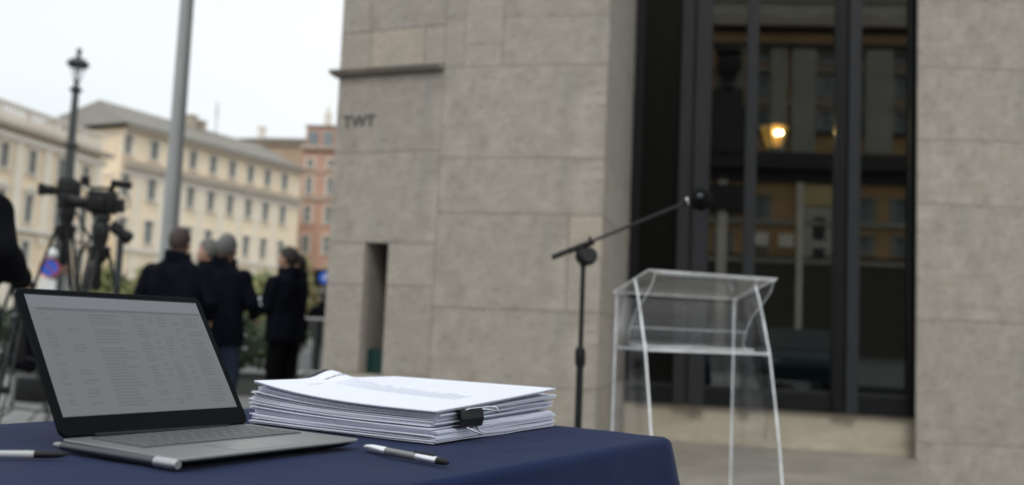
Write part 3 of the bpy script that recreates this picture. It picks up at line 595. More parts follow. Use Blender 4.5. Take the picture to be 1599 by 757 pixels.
for px, y, h, rr, mm, lb in ((172, 40, 3.3, (1.5, 1.4, 1.4), [LEAF1, LEAF2], 'olive bush-like tree behind the tripod legs'), (212, 38, 3.0, (1.3, 1.3, 1.3), [LEAF2, LEAF1], 'green tree just left of the cropped-haired man\'s shoulder'),
                   (330, 42, 3.1, (1.5, 1.4, 1.3), [LEAF2, LEAF1], 'green tree hidden between the cropped-haired man and the grey-haired man'),
                   (398, 39, 3.0, (1.4, 1.3, 1.3), [LEAF2, LEAF1], 'green tree just right of the grey-haired man'), (432, 42, 3.2, (1.4, 1.4, 1.4), [LEAF1, LEAF2], 'yellow-green tree left of the dark-haired man in profile'),
                   (478, 40, 3.6, (1.5, 1.4, 1.6), [LEAF1, mat('leaf_brown', (.19, .15, .07), .7, var=.3, scale=1.5)], 'brownish autumn tree right of the dark-haired man'), (522, 42, 3.3, (1.4, 1.4, 1.4), [LEAF1, LEAF2], 'olive tree behind the blue disc sign')):
    tree(px, y, h, rr, mm, lb, int(px))
def planter(px, y, label, w=1.1):
    c = P_on(px, y); t = empty('planter', (c.x, c.y, 0), 0, label, 'planter', 'planters behind the men')
    b = MB(); b.box((0, 0, .14), (w, .4, .28), bev=.01); b.box((0, 0, .30), (w + .08, .48, .04), bev=.01); b.build('trough', mat('planter_dark', (.05, .055, .05), .7), t); b = MB(); b.box((0, 0, .335), (w + .12, .52, .025), bev=.005); b.build('rim', mat('planter_rim', (.30, .33, .31), .6), t)
    l_ = MB(); leaves(l_, (0, 0, .72), (w * .55, .3, .42), 1500, .045, int(px)); l_.build('foliage', [LEAF3, mat('leaf_mid', (.05, .075, .035), .7, var=.4, scale=5)], t, fix=False)
planter(404, 12.6, 'stone planter of green leaves seen between the two standing men', 1.2); planter(25, 15, 'stone planter of leaves at the far left behind the tripods')
# hedge strip
c = at(60, 480, 36); l_ = MB(); 
for k in range(7): leaves(l_, (-17 + k * 1.9, 37, .55), (1.1, .5, .6), 400, .09, 90 + k)
tag(l_.build('hedge', [LEAF2, LEAF3], fix=False), 'low green hedge across the street behind the men', 'hedge')

# ------------------------------------------------------------------ people
def hand(b, w, d, side, n_, s=1.0, curl=.5):
    """palm + five fingers; w wrist, d direction, n_ palm normal"""
    w = V(w); d = V(d).normalized(); n_ = V(n_).normalized(); x = d.cross(n_).normalized() * side
    b.cap(w, w + d * .03, .026, .028); 
    for k in range(4):
        o = (k - 1.5) * .019; base = w + d * .085 + x * o; b.cap(w + d * .03 + x * o * .7, base, .016, .012, 8)
        ln = (.066, .075, .07, .055)[k]; p = base; dd = d.copy()
        for j in range(3):
            dd = (dd * cos(curl * .6) + n_ * sin(curl * .6)).normalized(); q = p + dd * ln * (.45, .32, .23)[j]; b.cap(p, q, .0098 - .0012 * j, .0088 - .0012 * j, 8); p = q
    t0 = w + d * .03 - x * .026; t1 = t0 - x * .028 + d * .03 + n_ * .008; t2 = t1 + d * .03 + n_ * .012; b.cap(t0, t1, .015, .012, 8); b.cap(t1, t2, .011, .009, 8)
def person(loc, face, label, H=1.78, arms=None, hair='short', hairm=HAIRD, coatm=COAT, troum=TROU, hem=.78, wide=1.0, turn=0.0, group=None, stance=.11, collar=True, lean=0.0, fine=True):
    """local frame: the figure faces +Y; face is the yaw of that direction"""
    s = H / 1.78; t = empty('person', loc, face - pi / 2, label, 'person', group)
    t.scale = (s, s, s)
    if arms is None: arms = {-1: ((.30, .03, 1.17), (.22, .18, .98)), 1: ((.30, .03, 1.17), (.22, .18, .98))}
    Rh = Matrix.Rotation(turn, 3, 'Z') * 1.09; hc = V((0, .015, 1.655))
    def hp(x, y, z): return hc + Rh @ V((x, y, z))
    b = MB()
    b.ell(hp(0, -.008, .022), (.079, .098, .103), Rh); b.ell(hp(0, .03, -.05), (.054, .062, .062), Rh); b.ell(hp(0, .055, -.088), (.026, .024, .022), Rh)
    b.cap(hp(0, .085, .0), hp(0, .112, -.030), .010, .014, 8); b.ell(hp(0, .088, -.058), (.024, .012, .007), Rh); b.ell(hp(0, .084, -.068), (.020, .012, .008), Rh)
    for sx in (-1, 1):
        b.ell(hp(sx * .076, -.008, -.008), (.010, .021, .032), Rh); b.ell(hp(sx * .030, .078, .022), (.022, .012, .008), Rh); b.ell(hp(sx * .031, .076, .002), (.013, .012, .010), Rh); b.ell(hp(sx * .042, .06, -.028), (.022, .022, .022), Rh)
    b.cap((0, -.015, 1.44), (0, .0, 1.60), .060, .054)
    b.cap((0, 0, 1.30), (0, 0, 1.05), .112, .105); b.cap((-.13, 0, 1.34), (.13, 0, 1.34), .07, .07); b.cap((-.07, 0, .95), (.07, 0, .95), .10, .10)
    for sx in (-1, 1):
        b.cap((sx * .10, 0, .92), (sx * stance, .015, .50), .088, .058); b.cap((sx * stance, .015, .50), (sx * stance, -.01, .09), .056, .040); b.cap((sx * stance, -.02, .05), (sx * (stance + .02), .13, .035), .042, .034)
        e, w = arms[sx]; e = V((sx * e[0], e[1], e[2])); w = V((sx * w[0], w[1], w[2])); sh = V((sx * .18, -.01, 1.37))
        b.cap(sh, e, .045, .034); b.cap(e, w, .034, .026); d = (w - e).normalized(); hand(b, w, d, sx, V((-sx * .6, 0, -.7)), curl=.6)
    remeshed(b, 'body', SKIN, t, .0085 if fine else .012, 2)
    # coat
    c = MB(); rings = [(hem, .205, .150, .0), (hem + .10, .205, .150, 0), (.98, .195, .142, 0), (1.10, .188, .135, 0), (1.22, .200, .140, 0), (1.33, .215, .142, -.005), (1.41, .212, .130, -.01), (1.455, .185, .115, -.012), (1.49, .125, .095, -.01), (1.52, .08, .08, -.005)]
    vs = []; n = 28
    for (z_, rx, ry, yo) in rings:
        for k in range(n): a_ = 2 * pi * k / n; cx_, sx_ = cos(a_), sin(a_); vs.append((wide * rx * (abs(cx_) ** .8) * (1 if cx_ > 0 else -1), yo + lean * (z_ - hem) + ry * (abs(sx_) ** .85) * (1 if sx_ > 0 else -1), z_))
    fs = [(i * n + k, i * n + (k + 1) % n, (i + 1) * n + (k + 1) % n, (i + 1) * n + k) for i in range(len(rings) - 1) for k in range(n)] + [tuple(range(n))[::-1], tuple((len(rings) - 1) * n + k for k in range(n))]
    c.add(vs, fs)
    for sx in (-1, 1):
        e, w = arms[sx]; e = V((sx * e[0], e[1], e[2])); w = V((sx * w[0], w[1], w[2])); sh = V((sx * .185 * wide, -.012, 1.395)); c.cap(sh, e, .080, .070); c.cap(e, w, .070, .056)
    if collar:
        for k in range(14):
            a0 = pi * .62 + 2 * pi * k / 14 * .0; 
        ring = []
        for k in range(22):
            a_ = R(-62) + (2 * pi - R(56)) * k / 21 + pi / 2 + R(90); x_, y_ = .098 * cos(a_ - pi / 2 - R(0)), .092 * sin(a_ - pi / 2)
            ring.append(V((x_, y_ - .008, 1.515)))
        for k in range(21): 
            p, q = ring[k], ring[k + 1]; up = V((0, 0, .055)); c.cap(p - V((0, 0, .05)), p + up + V((p.x * .12, p.y * .12, 0)), .021, .015, 8)
    remeshed(c, 'coat', coatm, t, .0125, 3, (.02, 9))
    # trousers
    c = MB(); c.cap((-.07, 0, .93), (.07, 0, .93), .13, .13)
    for sx in (-1, 1): c.cap((sx * .095, 0, .88), (sx * stance, .02, .50), .108, .083); c.cap((sx * stance, .02, .50), (sx * stance, -.01, .09), .082, .072)
    remeshed(c, 'trousers', troum, t, .0125, 3, (.018, 11))
    for sx in (-1, 1):
        c = MB(); c.ell((sx * stance, -.03, .05), (.047, .06, .05)); c.ell((sx * (stance + .01), .075, .04), (.048, .11, .04)); c.box((sx * (stance + .006), .03, .008), (.085, .26, .016), bev=.006); c.build('shoe', RUBBER, t, True)
    # hair: shell over the skull
    hm = MB(); nu, nv = 26, 18; Dh = (.086, .105, .108) if hair != 'fringe' else (.0835, .1015, .106); idx = {}; vs = []; fs = []
    for i in range(nv + 1):
        th = pi * i / nv
        for k in range(nu):
            ph = 2 * pi * k / nu; d = V((sin(th) * cos(ph), sin(th) * sin(ph), cos(th))); nn = 1 + .055 * noise.noise(d * 6 + V((t.location.x, 0, 0)))
            vs.append((d.x * Dh[0] * nn, d.y * Dh[1] * nn - .012, d.z * Dh[2] * nn + .0235))
    for i in range(nv):
        for k in range(nu):
            th = pi * (i + .5) / nv; ph = 2 * pi * (k + .5) / nu; dy = sin(th) * sin(ph); dz = cos(th)
            low = -.62 if dy < -.15 else (-.15 if dy < .25 else (.38 if dy < .8 else .5))
            keep = dz > low
            if hair == 'fringe': keep = keep and dz < .5 and dy < .35
            if hair == 'long': keep = dz > (-.95 if dy < 0 else low)
            if keep: fs.append((i * nu + k, i * nu + (k + 1) % nu, (i + 1) * nu + (k + 1) % nu, (i + 1) * nu + k))
    vs = [hc + Rh @ V(q) for q in vs]; hm.add(vs, fs); 
    # inner skin gives the shell its thickness
    inn = [hc + (V(q) - hc) * .93 for q in vs]; hm.add(inn, [f[::-1] for f in fs])
    if hair == 'long': hm.cap(hp(0, -.09, -.06), hp(.01, -.12, -.20), .045, .02)
    hm.build('hair', hairm, t, True, fix=False)
    return t
GRP = 'men in dark coats beyond the table'
def stand(px, y, z=0): q = P_on(px, y, 500); q.z = z; return q
q = at(282, 357, 8.45); pm1 = person((q.x, q.y, 0), R(84), 'man with cropped brown hair, seen from behind in dark coat below the pole', 1.80, {-1: ((.335, -.02, 1.16), (.22, .16, 1.02)), 1: ((.335, -.02, 1.16), (.24, .16, 1.02))}, 'short', HAIRB, COAT, TROU, .80, 1.22, group=GRP)
q = at(355, 369, 9.0); person((q.x, q.y, 0), R(70), 'grey-haired man in a long dark coat and jeans seen from behind', 1.80, {-1: ((.28, .05, 1.16), (.16, .24, 1.08)), 1: ((.29, .03, 1.16), (.2, .22, 1.05))}, 'short', HAIRG, COAT, JEANS, .76, 1.10, R(10), group=GRP)
q = at(328, 372, 9.9); person((q.x, q.y, 0), R(165), 'grey-haired man showing his cheek between the two broad dark backs', 1.82, None, 'short', HAIRG, COAT2, TROU, .8, .9, R(10), group=GRP, fine=False)
q = at(452, 387, 9.95); p3 = person((q.x, q.y, 0), R(155), 'dark-haired man in profile with turned-up collar, facing left', 1.78, {-1: ((.27, .04, 1.15), (.17, .27, 1.10)), 1: ((.27, .02, 1.15), (.19, .25, 1.06))}, 'short', HAIRD, COAT, TROU, .80, 1.24, R(5), group=GRP)
q = at(465, 394, 10.7); person((q.x, q.y, 0), R(200), 'dark-haired figure mostly hidden behind the man with turned-up collar', 1.76, None, 'long', HAIRD, COAT2, mat('grey_trousers', (.06, .06, .065), .9, var=.2), .78, .95, group=GRP, fine=False)
q = at(-76, 470, 4.3); person((q.x, q.y, 0), R(60), 'person in a black coat cut off by the left edge, elbow bent', 1.86, {-1: ((.25, .02, 1.16), (.2, .22, 1.15)), 1: ((.385, -.03, 1.22), (.22, .16, 1.12))}, 'short', HAIRD, COAT2, TROU, .52, 1.3, fine=False)
q = at(506, 470, 19); person((q.x, q.y, -.1), R(120), 'small distant figure in dark clothes just left of the pier edge', 1.7, None, 'short', HAIRD, COAT2, TROU, .8, 1.0, fine=False)
# paper held between the men
q = at(402, 471, 9.7); nb = empty('notepad', q, R(20), 'white folded papers held out between the grey-haired and dark-haired men', 'papers')
b = MB(); b.box((0, 0, 0), (.19, .13, .008), Matrix.Rotation(R(28), 3, 'X')); b.build('sheet', PAPER, nb); b = MB(); b.box((.02, .01, .012), (.17, .12, .006), Matrix.Rotation(R(35), 3, 'X') @ Matrix.Rotation(R(8), 3, 'Z')); b.build('sheet', PAPER, nb)

# ------------------------------------------------------------------ press cameras on tripods
def tripod(loc, h, rz, label, spread=.52, head=True, group='camera tripods', thick=1.0):
    t = empty('tripod', loc, rz, label, 'tripod', group)
    for k in range(3):
        a_ = 2 * pi * k / 3 + .3; d = V((cos(a_), sin(a_), 0)); top = V((0, 0, h)) + d * .06; mid = V((0, 0, h * .5)) + d * (spread * .53); ft = d * spread
        e = V((-d.y, d.x, 0)) * .022; b = MB()
        for s_ in (-1, 1): b.tube([top + e * s_, mid + e * s_], .0105 * thick, 7); b.tube([mid + e * s_ * .95, ft + V((0, 0, .05)) + e * s_ * .6], .008 * thick, 7)
        b.box(mid, (.075, .075, .05), bev=.008); leg = b.build('leg', BMETAL, t); b = MB(); b.ell(ft + V((0, 0, .025)), (.03, .03, .025)); b.build('rubber_foot', RUBBER, leg, True)
        b = MB(); b.tube([(0, 0, h * .36), mid + V((0, 0, -.18)) + d * .06], .007, 6); b.build('brace', BMETAL, t)
    b = MB(); b.lathe([(.03, h - .13), (.075, h - .06), (.085, h), (.05, h + .02), (.055, h + .06)]); b.build('crown', BMETAL, t, True)
    b = MB(); b.lathe([(.02, h - .32), (.035, h - .29), (.03, h - .1)]); b.build('bowl_clamp', BMETAL, t, True)
    b = MB(); b.lathe([(.05, h + .03), (.062, h + .08), (.066, h + .16), (.05, h + .20)]); b.box((0, 0, h + .22), (.13, .10, .05), bev=.01); b.build('fluid_head', BMETAL, t, True)
    b = MB(); b.tube([(.05, 0, h + .17), (.2, .03, h + .02), (.3, .05, h - .08)], [.009, .009, .013], 8); b.build('pan_handle', BLACK, t, True)
    return t
def video_camera(loc, rz, label, s=1.0, big=True):
    """lens points along local -X"""
    t = empty('video_camera', loc, rz, label, 'video camera'); t.scale = (s, s, s)
    b = MB(); b.box((.025, 0, .01), (.20, .12, .17), bev=.02); b.box((.0, -.065, -.005), (.12, .03, .09), bev=.01); b.build('body', BLACK, t, True)
    b = MB(); Mx = Matrix.Rotation(-pi / 2, 3, 'Y'); b.lathe([(.04, 0), (.045, .03), (.045, .10), (.052, .105), (.052, .14 if big else .11), (.048, .145 if big else .112)], (-.08, 0, .0), 16, 0, Mx); b.build('lens', BLACK, t, True)
    b = MB(); b.box((-.245 if big else -.20, 0, 0), (.06, .125, .10), bev=.012); b.build('lens_hood', BLACK, t, True)
    b = MB(); b.tube([(-.07, 0, .065), (-.06, 0, .115), (.05, 0, .12), (.1, 0, .09)], .013, 8); b.build('top_handle', BLACK, t, True)
    if big:
        b = MB(); b.box((.15, .0, .155), (.15, .06, .055), Matrix.Rotation(R(4), 3, 'Y'), bev=.012); b.tube([(.09, 0, .15), (.07, 0, .08)], .022, 8); b.build('viewfinder', BLACK, t, True)
        b = MB(); b.box((-.105, -.03, .165), (.065, .03, .065), bev=.008); b.tube([(-.1, -.02, .14), (-.06, -.01, .115)], .01, 6); b.build('monitor', BLACK, t, True)
        b = MB(); b.box((.15, 0, -.01), (.06, .09, .10), bev=.01); b.build('battery', BLACK, t, True)
        b = MB(); b.tube([(.1, -.03, .1), (.22, -.05, .08), (.24, -.05, -.02), (.12, -.04, -.06)], .004, 6); b.build('cable', RUBBER, t)
    b = MB(); b.box((.02, 0, -.085), (.12, .07, .03), bev=.006); b.build('mount_plate', BMETAL, t, True)
    return t
TY = 7.1
q = at(155, 318, TY); video_camera(q, R(6), 'large black video camera with raised viewfinder on the taller tripod', 1.0, True)
hz_ = q.z - .33
q2 = at(152, 420, TY); tripod((q2.x, q2.y, 0), hz_, R(132), 'black tripod carrying the large video camera behind the laptop', .50)
q = at(103, 299, 7.6); video_camera(q, R(22), 'small black video camera in front of the street lamp', .88, False); q2 = at(97, 420, 7.6)
tripod((q2.x, q2.y, 0), q.z - .28, R(65), 'black tripod under the small video camera at far left', .55)
q = at(38, 470, 6.6); tripod((q.x, q.y, 0), .98, R(20), 'lower black tripod partly hidden behind the laptop edge', .40)
q = at(186, 372, 7.9); q2 = at(183, 440, 7.9)
t = empty('monopod', (q2.x, q2.y, 0), 0, 'grey stand with a hanging handheld camera right of the tripod', 'camera stand'); b = MB(); b.tube([(0, 0, 0), (0, 0, q.z)], [.03, .028], 10); b.build('column', DALU, t, True); b = MB(); b.lathe([(.13, 0), (.13, .02), (.03, .05)]); b.build('foot', BMETAL, t, True)
q = at(192, 366, 7.7); t = empty('handheld_camera', q, R(10), 'handheld black camera drooping right of the big video camera', 'camera'); Mx = Matrix.Rotation(R(125), 3, 'Y')
b = MB(); b.lathe([(.02, -.10), (.045, -.09), (.045, .0), (.055, .01), (.055, .06), (.04, .075)], (0, 0, 0), 14, 0, Mx); b.build('lens', BLACK, t, True); b = MB(); b.box((-.06, 0, .05), (.1, .07, .09), Mx, bev=.015); b.build('body', BLACK, t, True)
q2 = at(123, 440, 9.0); h = at(123, 300, 9).z; t = empty('light_stand', (q2.x, q2.y, 0), 0, 'thin dark light stand between the two camera tripods', 'stand'); b = MB(); b.tube([(0, 0, .05), (0, 0, h)], [.016, .009], 8); b.build('column', BMETAL, t, True)
for k in range(3): b = MB(); a_ = k * 2.09; b.tube([(0, 0, .4), (.4 * cos(a_), .4 * sin(a_), .01)], .008, 6); b.build('leg', BMETAL, t)
q = at(40, 530, 8.4); t = empty('equipment_bag', (q.x, q.y, .46), R(15), 'dark equipment bag hung among the tripod legs at far left', 'bag'); b = MB(); b.box((0, 0, .24), (.24, .16, .44), bev=.06); remeshed(b, 'bag_body', COAT2, t, .02, 4, (.03, 8)); b = MB(); b.tube([(-.08, 0, .44), (-.05, 0, .62), (.05, 0, .62), (.08, 0, .44)], .011, 8); b.build('handle', RUBBER, t, True)

q = at(18, 560, 9.6); tripod((q.x, q.y, 0), 1.25, R(95), 'black tripod without a camera at the far left edge behind the coat', .42)
q = at(64, 600, 10.5); t = empty('equipment_case', (q.x, q.y, .003), R(-12), 'small dark equipment case on the pavement left of the laptop', 'case'); b = MB(); b.box((0, 0, .15), (.45, .26, .28), bev=.03); b.build('case_body', BLACK, t, True); b = MB(); b.tube([(-.07, 0, .28), (-.06, 0, .325), (.06, 0, .325), (.07, 0, .28)], .01, 8); b.build('handle', RUBBER, t, True)

# ------------------------------------------------------------------ microphone stand
MY = 3.75
jt = at(913, 394, MY); ms = empty('microphone_stand', (jt.x, jt.y, 0), 0, 'black boom microphone stand between the table and the lectern', 'microphone stand')
jl = V((0, 0, jt.z)); 
def ml(px, py, dy=0): return at(px, py, MY + dy) - V((jt.x, jt.y, 0))
b = MB(); b.tube([(0, 0, .1), ml(906, 560)], .0145, 14); b.build('lower_tube', BMETAL, ms, True)
b = MB(); b.tube([ml(906, 572), ml(906, 566), ml(906, 548), ml(906, 542)], [.017, .021, .021, .016], 14); b.build('height_clutch', BLACK, ms, True)
b = MB(); b.tube([ml(906, 560), ml(911, 408)], .0098, 12); b.build('upper_tube', BMETAL, ms, True)
b = MB(); b.tube([ml(911, 416), ml(911, 405)], [.014, .015], 12); b.ell(ml(910, 399), (.030, .022, .036)); b.build('boom_pivot', BLACK, ms, True)
b = MB(); b.lathe([(.012, -.035), (.031, -.03), (.034, -.01), (.034, .012), (.028, .018)], ml(919, 400) + V((0, -.01, 0)), 16, 0, Matrix.Rotation(R(78), 3, 'X')); b.build('tension_knob', BLACK, ms, True)
b = MB(); b.tube([ml(885, 393), ml(927, 377)], .0125, 10); b.box(ml(921, 375.5), (.012, .02, .03), bev=.003); b.build('boom_clamp', BLACK, ms, True)
b = MB(); b.tube([ml(862, 402), ml(884, 393)], .0115, 10); b.build('counterweight', RUBBER, ms, True)
b = MB(); b.tube([ml(884, 393), ml(1073, 316, -.05)], .0062, 10); b.build('boom_arm', BMETAL, ms, True)
for k in range(3): a_ = k * 2.094 + .4; b = MB(); b.tube([(0, 0, .16), (.30 * cos(a_), .30 * sin(a_), .02)], .009, 8); leg = b.build('leg', BMETAL, ms); b = MB(); b.ell((.30 * cos(a_), .30 * sin(a_), .016), (.02, .02, .016)); b.build('rubber_foot', RUBBER, leg, True)
mc = at(1095, 311, MY - .06); mi_ = empty('microphone', mc, 0, 'black microphone with round foam windscreen at the end of the boom', 'microphone')
a0 = at(1068, 316, MY - .055) - mc; a1 = at(1098, 305, MY - .07) - mc
b = MB(); b.tube([a0, a0 * .5 + a1 * .5, a1 * .8 + a0 * .2], [.011, .013, .012], 12); b.build('handle', BLACK, mi_, True)
b = MB(); dd = (a1 - a0).normalized(); b.tube([a0 + dd * .012, a0 + dd * .018], .0155, 14); b.build('collar_ring', CHROME, mi_, True)
b = MB(); b.ell((0, .012, 0), (.048, .050, .045), nu=24, nv=18)
remeshed(b, 'foam_windscreen', mat('foam_black', (.008, .008, .0085), .95, var=.2, bump=.8, bscale=400, spec=.1), mi_, .004, 1, (.0012, 300))
b = MB(); b.ell(V(at(1093, 306, MY - .115) - mc), (.012, .010, .010)); b.build('clip_screw', DALU, mi_, True)

# ------------------------------------------------------------------ acrylic lectern
LY = 3.95; lo = at(960, 500, LY); LA = R(20); WL = .572
lt = empty('lectern', (lo.x, lo.y, 0), LA, 'clear acrylic lectern with bright cut edges beside the boom microphone', 'lectern')
# local: x = width, -y = towards the table; heights measured
ztB, ztF, zsh = 1.205, 1.268, .988
def side_prof():
    front = [(.155, ztF), (.185, 1.21), (.215, 1.13), (.242, 1.05), (.264, zsh), (.305, .80), (.345, .6), (.375, .4), (.395, .2), (.405, .004)]
    return [(0, .004), (0, ztB)] + front
for sx in (0, WL):
    b = MB(); b.prism(side_prof(), (0, -1, 0), (0, 0, 1), (sx, 0, 0), (.0095, 0, 0), 0, 1); b.build('side_panel', [ACRYL, ACRE], lt)
b = MB(); b.prism([(.016, 0), (WL - .004, 0), (WL - .004, .275), (.016, .275)], (1, 0, 0), (0, -1, 0), (0, .0, zsh - .006), (0, 0, .010), 0, 1); b.build('shelf', [ACRYL, ACRE], lt)
sl_ = (ztF - ztB) / .155
b = MB(); tilt = V((0, -1, .0)) * 1 + V((0, 0, sl_ * .66)); Lp = .30
b.prism([(-.01, 0), (WL + .012, 0), (WL + .012, Lp), (-.01, Lp)], (1, 0, 0), tilt, (0, .004, ztB + .006), (0, 0, .0045), 0, 1); b.build('reading_plate', [ACRYL, ACRE], lt)
# bent front tray
zf = ztB + Lp * sl_ * .66
prof = [(Lp, zf), (Lp - .025, zf - .045), (.22, 1.19), (.15, 1.14), (.115, 1.09), (.092, 1.045), (.088, 1.015), (.11, 1.0), (.17, .996)]
def bent(name, prof, x0, x1, th):
    b = MB(); n = len(prof); vs = []
    for k, (t_, z_) in enumerate(prof):
        p, q = prof[max(k - 1, 0)], prof[min(k + 1, n - 1)]; d = V((q[0] - p[0], q[1] - p[1])).normalized(); nn = V((-d.y, d.x))
        for s_ in (0, 1): vs += [(x0, -(t_ + nn.x * th * s_), z_ + nn.y * th * s_), (x1, -(t_ + nn.x * th * s_), z_ + nn.y * th * s_)]
    for k in range(n - 1):
        i = 4 * k; j = i + 4; b.add(vs, [(i, i + 1, j + 1, j), (i + 2, j + 2, j + 3, i + 3)], 0); b.add(vs, [(i, j, j + 2, i + 2), (i + 1, i + 3, j + 3, j + 1)], 1)
    e = 4 * (n - 1); b.add(vs, [(0, 2, 3, 1), (e, e + 1, e + 3, e + 2)], 1); return b.build(name, [ACRYL, ACRE], lt)
bent('front_tray', prof, .018, WL - .006, .005)
# arched opening edge of the hood
arc_o = [(WL / 2 + (WL / 2 - .03) * cos(pi * k / 24), .02 + .25 * sin(pi * k / 24)) for k in range(25)]; arc_i = [(WL / 2 + (WL / 2 - .036) * cos(pi * k / 24), .02 + .245 * sin(pi * k / 24)) for k in range(25)]
b = MB()
for k in range(24): b.prism([arc_o[k], arc_o[k + 1], arc_i[k + 1], arc_i[k]], (1, 0, 0), tilt, (0, .004, ztB - .002), (0, 0, .004), 0, 0)
b.build('arched_trim', glassy('smoky_acrylic', (.62, .66, .68), 1.3, .1), lt)
b = MB(); b.prism([(.016, 0), (WL - .004, 0), (WL - .004, .004), (.016, .004)], (1, 0, 0), (0, -1, 0), (0, -.10, 1.07), (0, 0, .004), 1, 1); b.build('tray_ridge', ACRE, lt)
b = MB(); b.prism([(.014, 0), (WL - .002, 0), (WL - .002, ztB - zsh - .02), (.014, ztB - zsh - .02)], (1, 0, 0), (0, 0, 1), (0, -.006, zsh + .01), (0, .005, 0), 0, 1); b.build('back_panel', [ACRYL, ACRE], lt)
b = MB(); b.prism([(.016, 0), (WL - .004, 0), (WL - .004, .35), (.016, .35)], (1, 0, 0), (0, -1, 0), (0, 0, .05), (0, 0, .010), 0, 1); b.build('base_plate', [ACRYL, ACRE], lt)

# ------------------------------------------------------------------ table and cloth
T = .885; ta = R(57); tu = V((cos(ta), sin(ta), 0)); tv = V((-sin(ta), cos(ta), 0)); Cn = V((.262, 1.555, 0))
LT, WT = 1.9, .70
tab = empty('folding_table', Cn - tu * LT / 2 + tv * WT / 2, ta, 'folding table hidden under the navy cloth', 'table')
b = MB(); b.box((0, 0, T - .02), (LT - .03, WT - .03, .03), bev=.005); b.build('tabletop', mat('table_board', (.3, .3, .3), .6), tab)
for sx in (-1, 1):
    for sy in (-1, 1): b = MB(); b.tube([(sx * (LT / 2 - .15), sy * (WT / 2 - .08), 0), (sx * (LT / 2 - .15), sy * (WT / 2 - .08), T - .035)], .014, 8); b.build('leg', DALU, tab)
def cloth():
    # rounded-rectangle rings: top interior, rolled edge, drape with folds
    hx, hy, rc_ = LT / 2, WT / 2, .012; out = []
    N = 420; per = 2 * (2 * hx + 2 * hy)
    def edge(s_):
        s_ = s_ % per; segs = [(2 * hx, (-hx, -hy), (1, 0), (0, -1)), (2 * hy, (hx, -hy), (0, 1), (1, 0)), (2 * hx, (hx, hy), (-1, 0), (0, 1)), (2 * hy, (-hx, hy), (0, -1), (-1, 0))]
        for ln, o, d, n_ in segs:
            if s_ <= ln: return V((o[0] + d[0] * s_, o[1] + d[1] * s_)), V(n_), s_, ln
            s_ -= ln
    rings = []
    prof = [(0, 0)] + [(.012 * sin(a_), -.012 * (1 - cos(a_))) for a_ in [pi / 2 * k / 5 for k in range(1, 6)]] + [(.013 + .0, -.03 - .0), (.014, -.06), (.017, -.10), (.022, -.16), (.028, -.24), (.036, -.34), (.046, -.48), (.055, -.64), (.06, -.80), (.06, -.872)]
    vs = []
    pts = []
    for k in range(N):
        p, n_, s_, ln = edge(per * k / N)
        # round the corners
        cx_ = max(-hx + rc_, min(hx - rc_, p.x)); cy_ = max(-hy + rc_, min(hy - rc_, p.y)); dv = V((p.x - cx_, p.y - cy_))
        nn = dv.normalized() if dv.length > 1e-6 else n_
        pp = V((cx_, cy_)) + nn * rc_; cd = min(s_, ln - s_); pts.append((pp, nn, cd, per * k / N))
    fr = [0, .25, .5, .7, .85, .95, .99]
    for f_ in fr:
        for (pp, nn, cd, s_) in pts:
            x_, y_ = pp.x * f_, pp.y * f_; vs.append((x_, y_, T + .0018 * noise.noise(V((x_ * 5, y_ * 14, 3))) - .0004))
    for (o_, dz) in prof:
        for (pp, nn, cd, s_) in pts:
            dr = -dz; fold = min(1, dr / .5) * (.045 * (noise.noise(V((s_ * 3.2, 0, dr * .6))) + .5 * noise.noise(V((s_ * 8, 5, dr))))) + (max(0, 1 - cd / .16) ** 1.5) * min(1, dr / .5) * .10
            q_ = pp + nn * (o_ + max(-.012 * min(1, dr * 8), fold)); vs.append((q_.x, q_.y, T + dz + (.0018 * noise.noise(V((pp.x * 5, pp.y * 14, 3))) - .0004 if dz > -.02 else 0)))
    nr = len(fr) + len(prof); fs = []
    for i in range(nr - 1):
        for k in range(N):
            a_, b_ = i * N + k, i * N + (k + 1) % N
            if i == 0: fs.append((b_, a_, a_ + N, b_ + N)) 
            else: fs.append((a_, a_ + N, b_ + N, b_))
    m_ = MB(); m_.add(vs, fs); return m_
cl = cloth().build('tablecloth', NAVY, None, True, fix=True); cl.location = tab.location; cl.rotation_euler = (0, 0, ta)
tag(cl, 'navy blue cloth draped over the table under the laptop and papers', 'tablecloth')

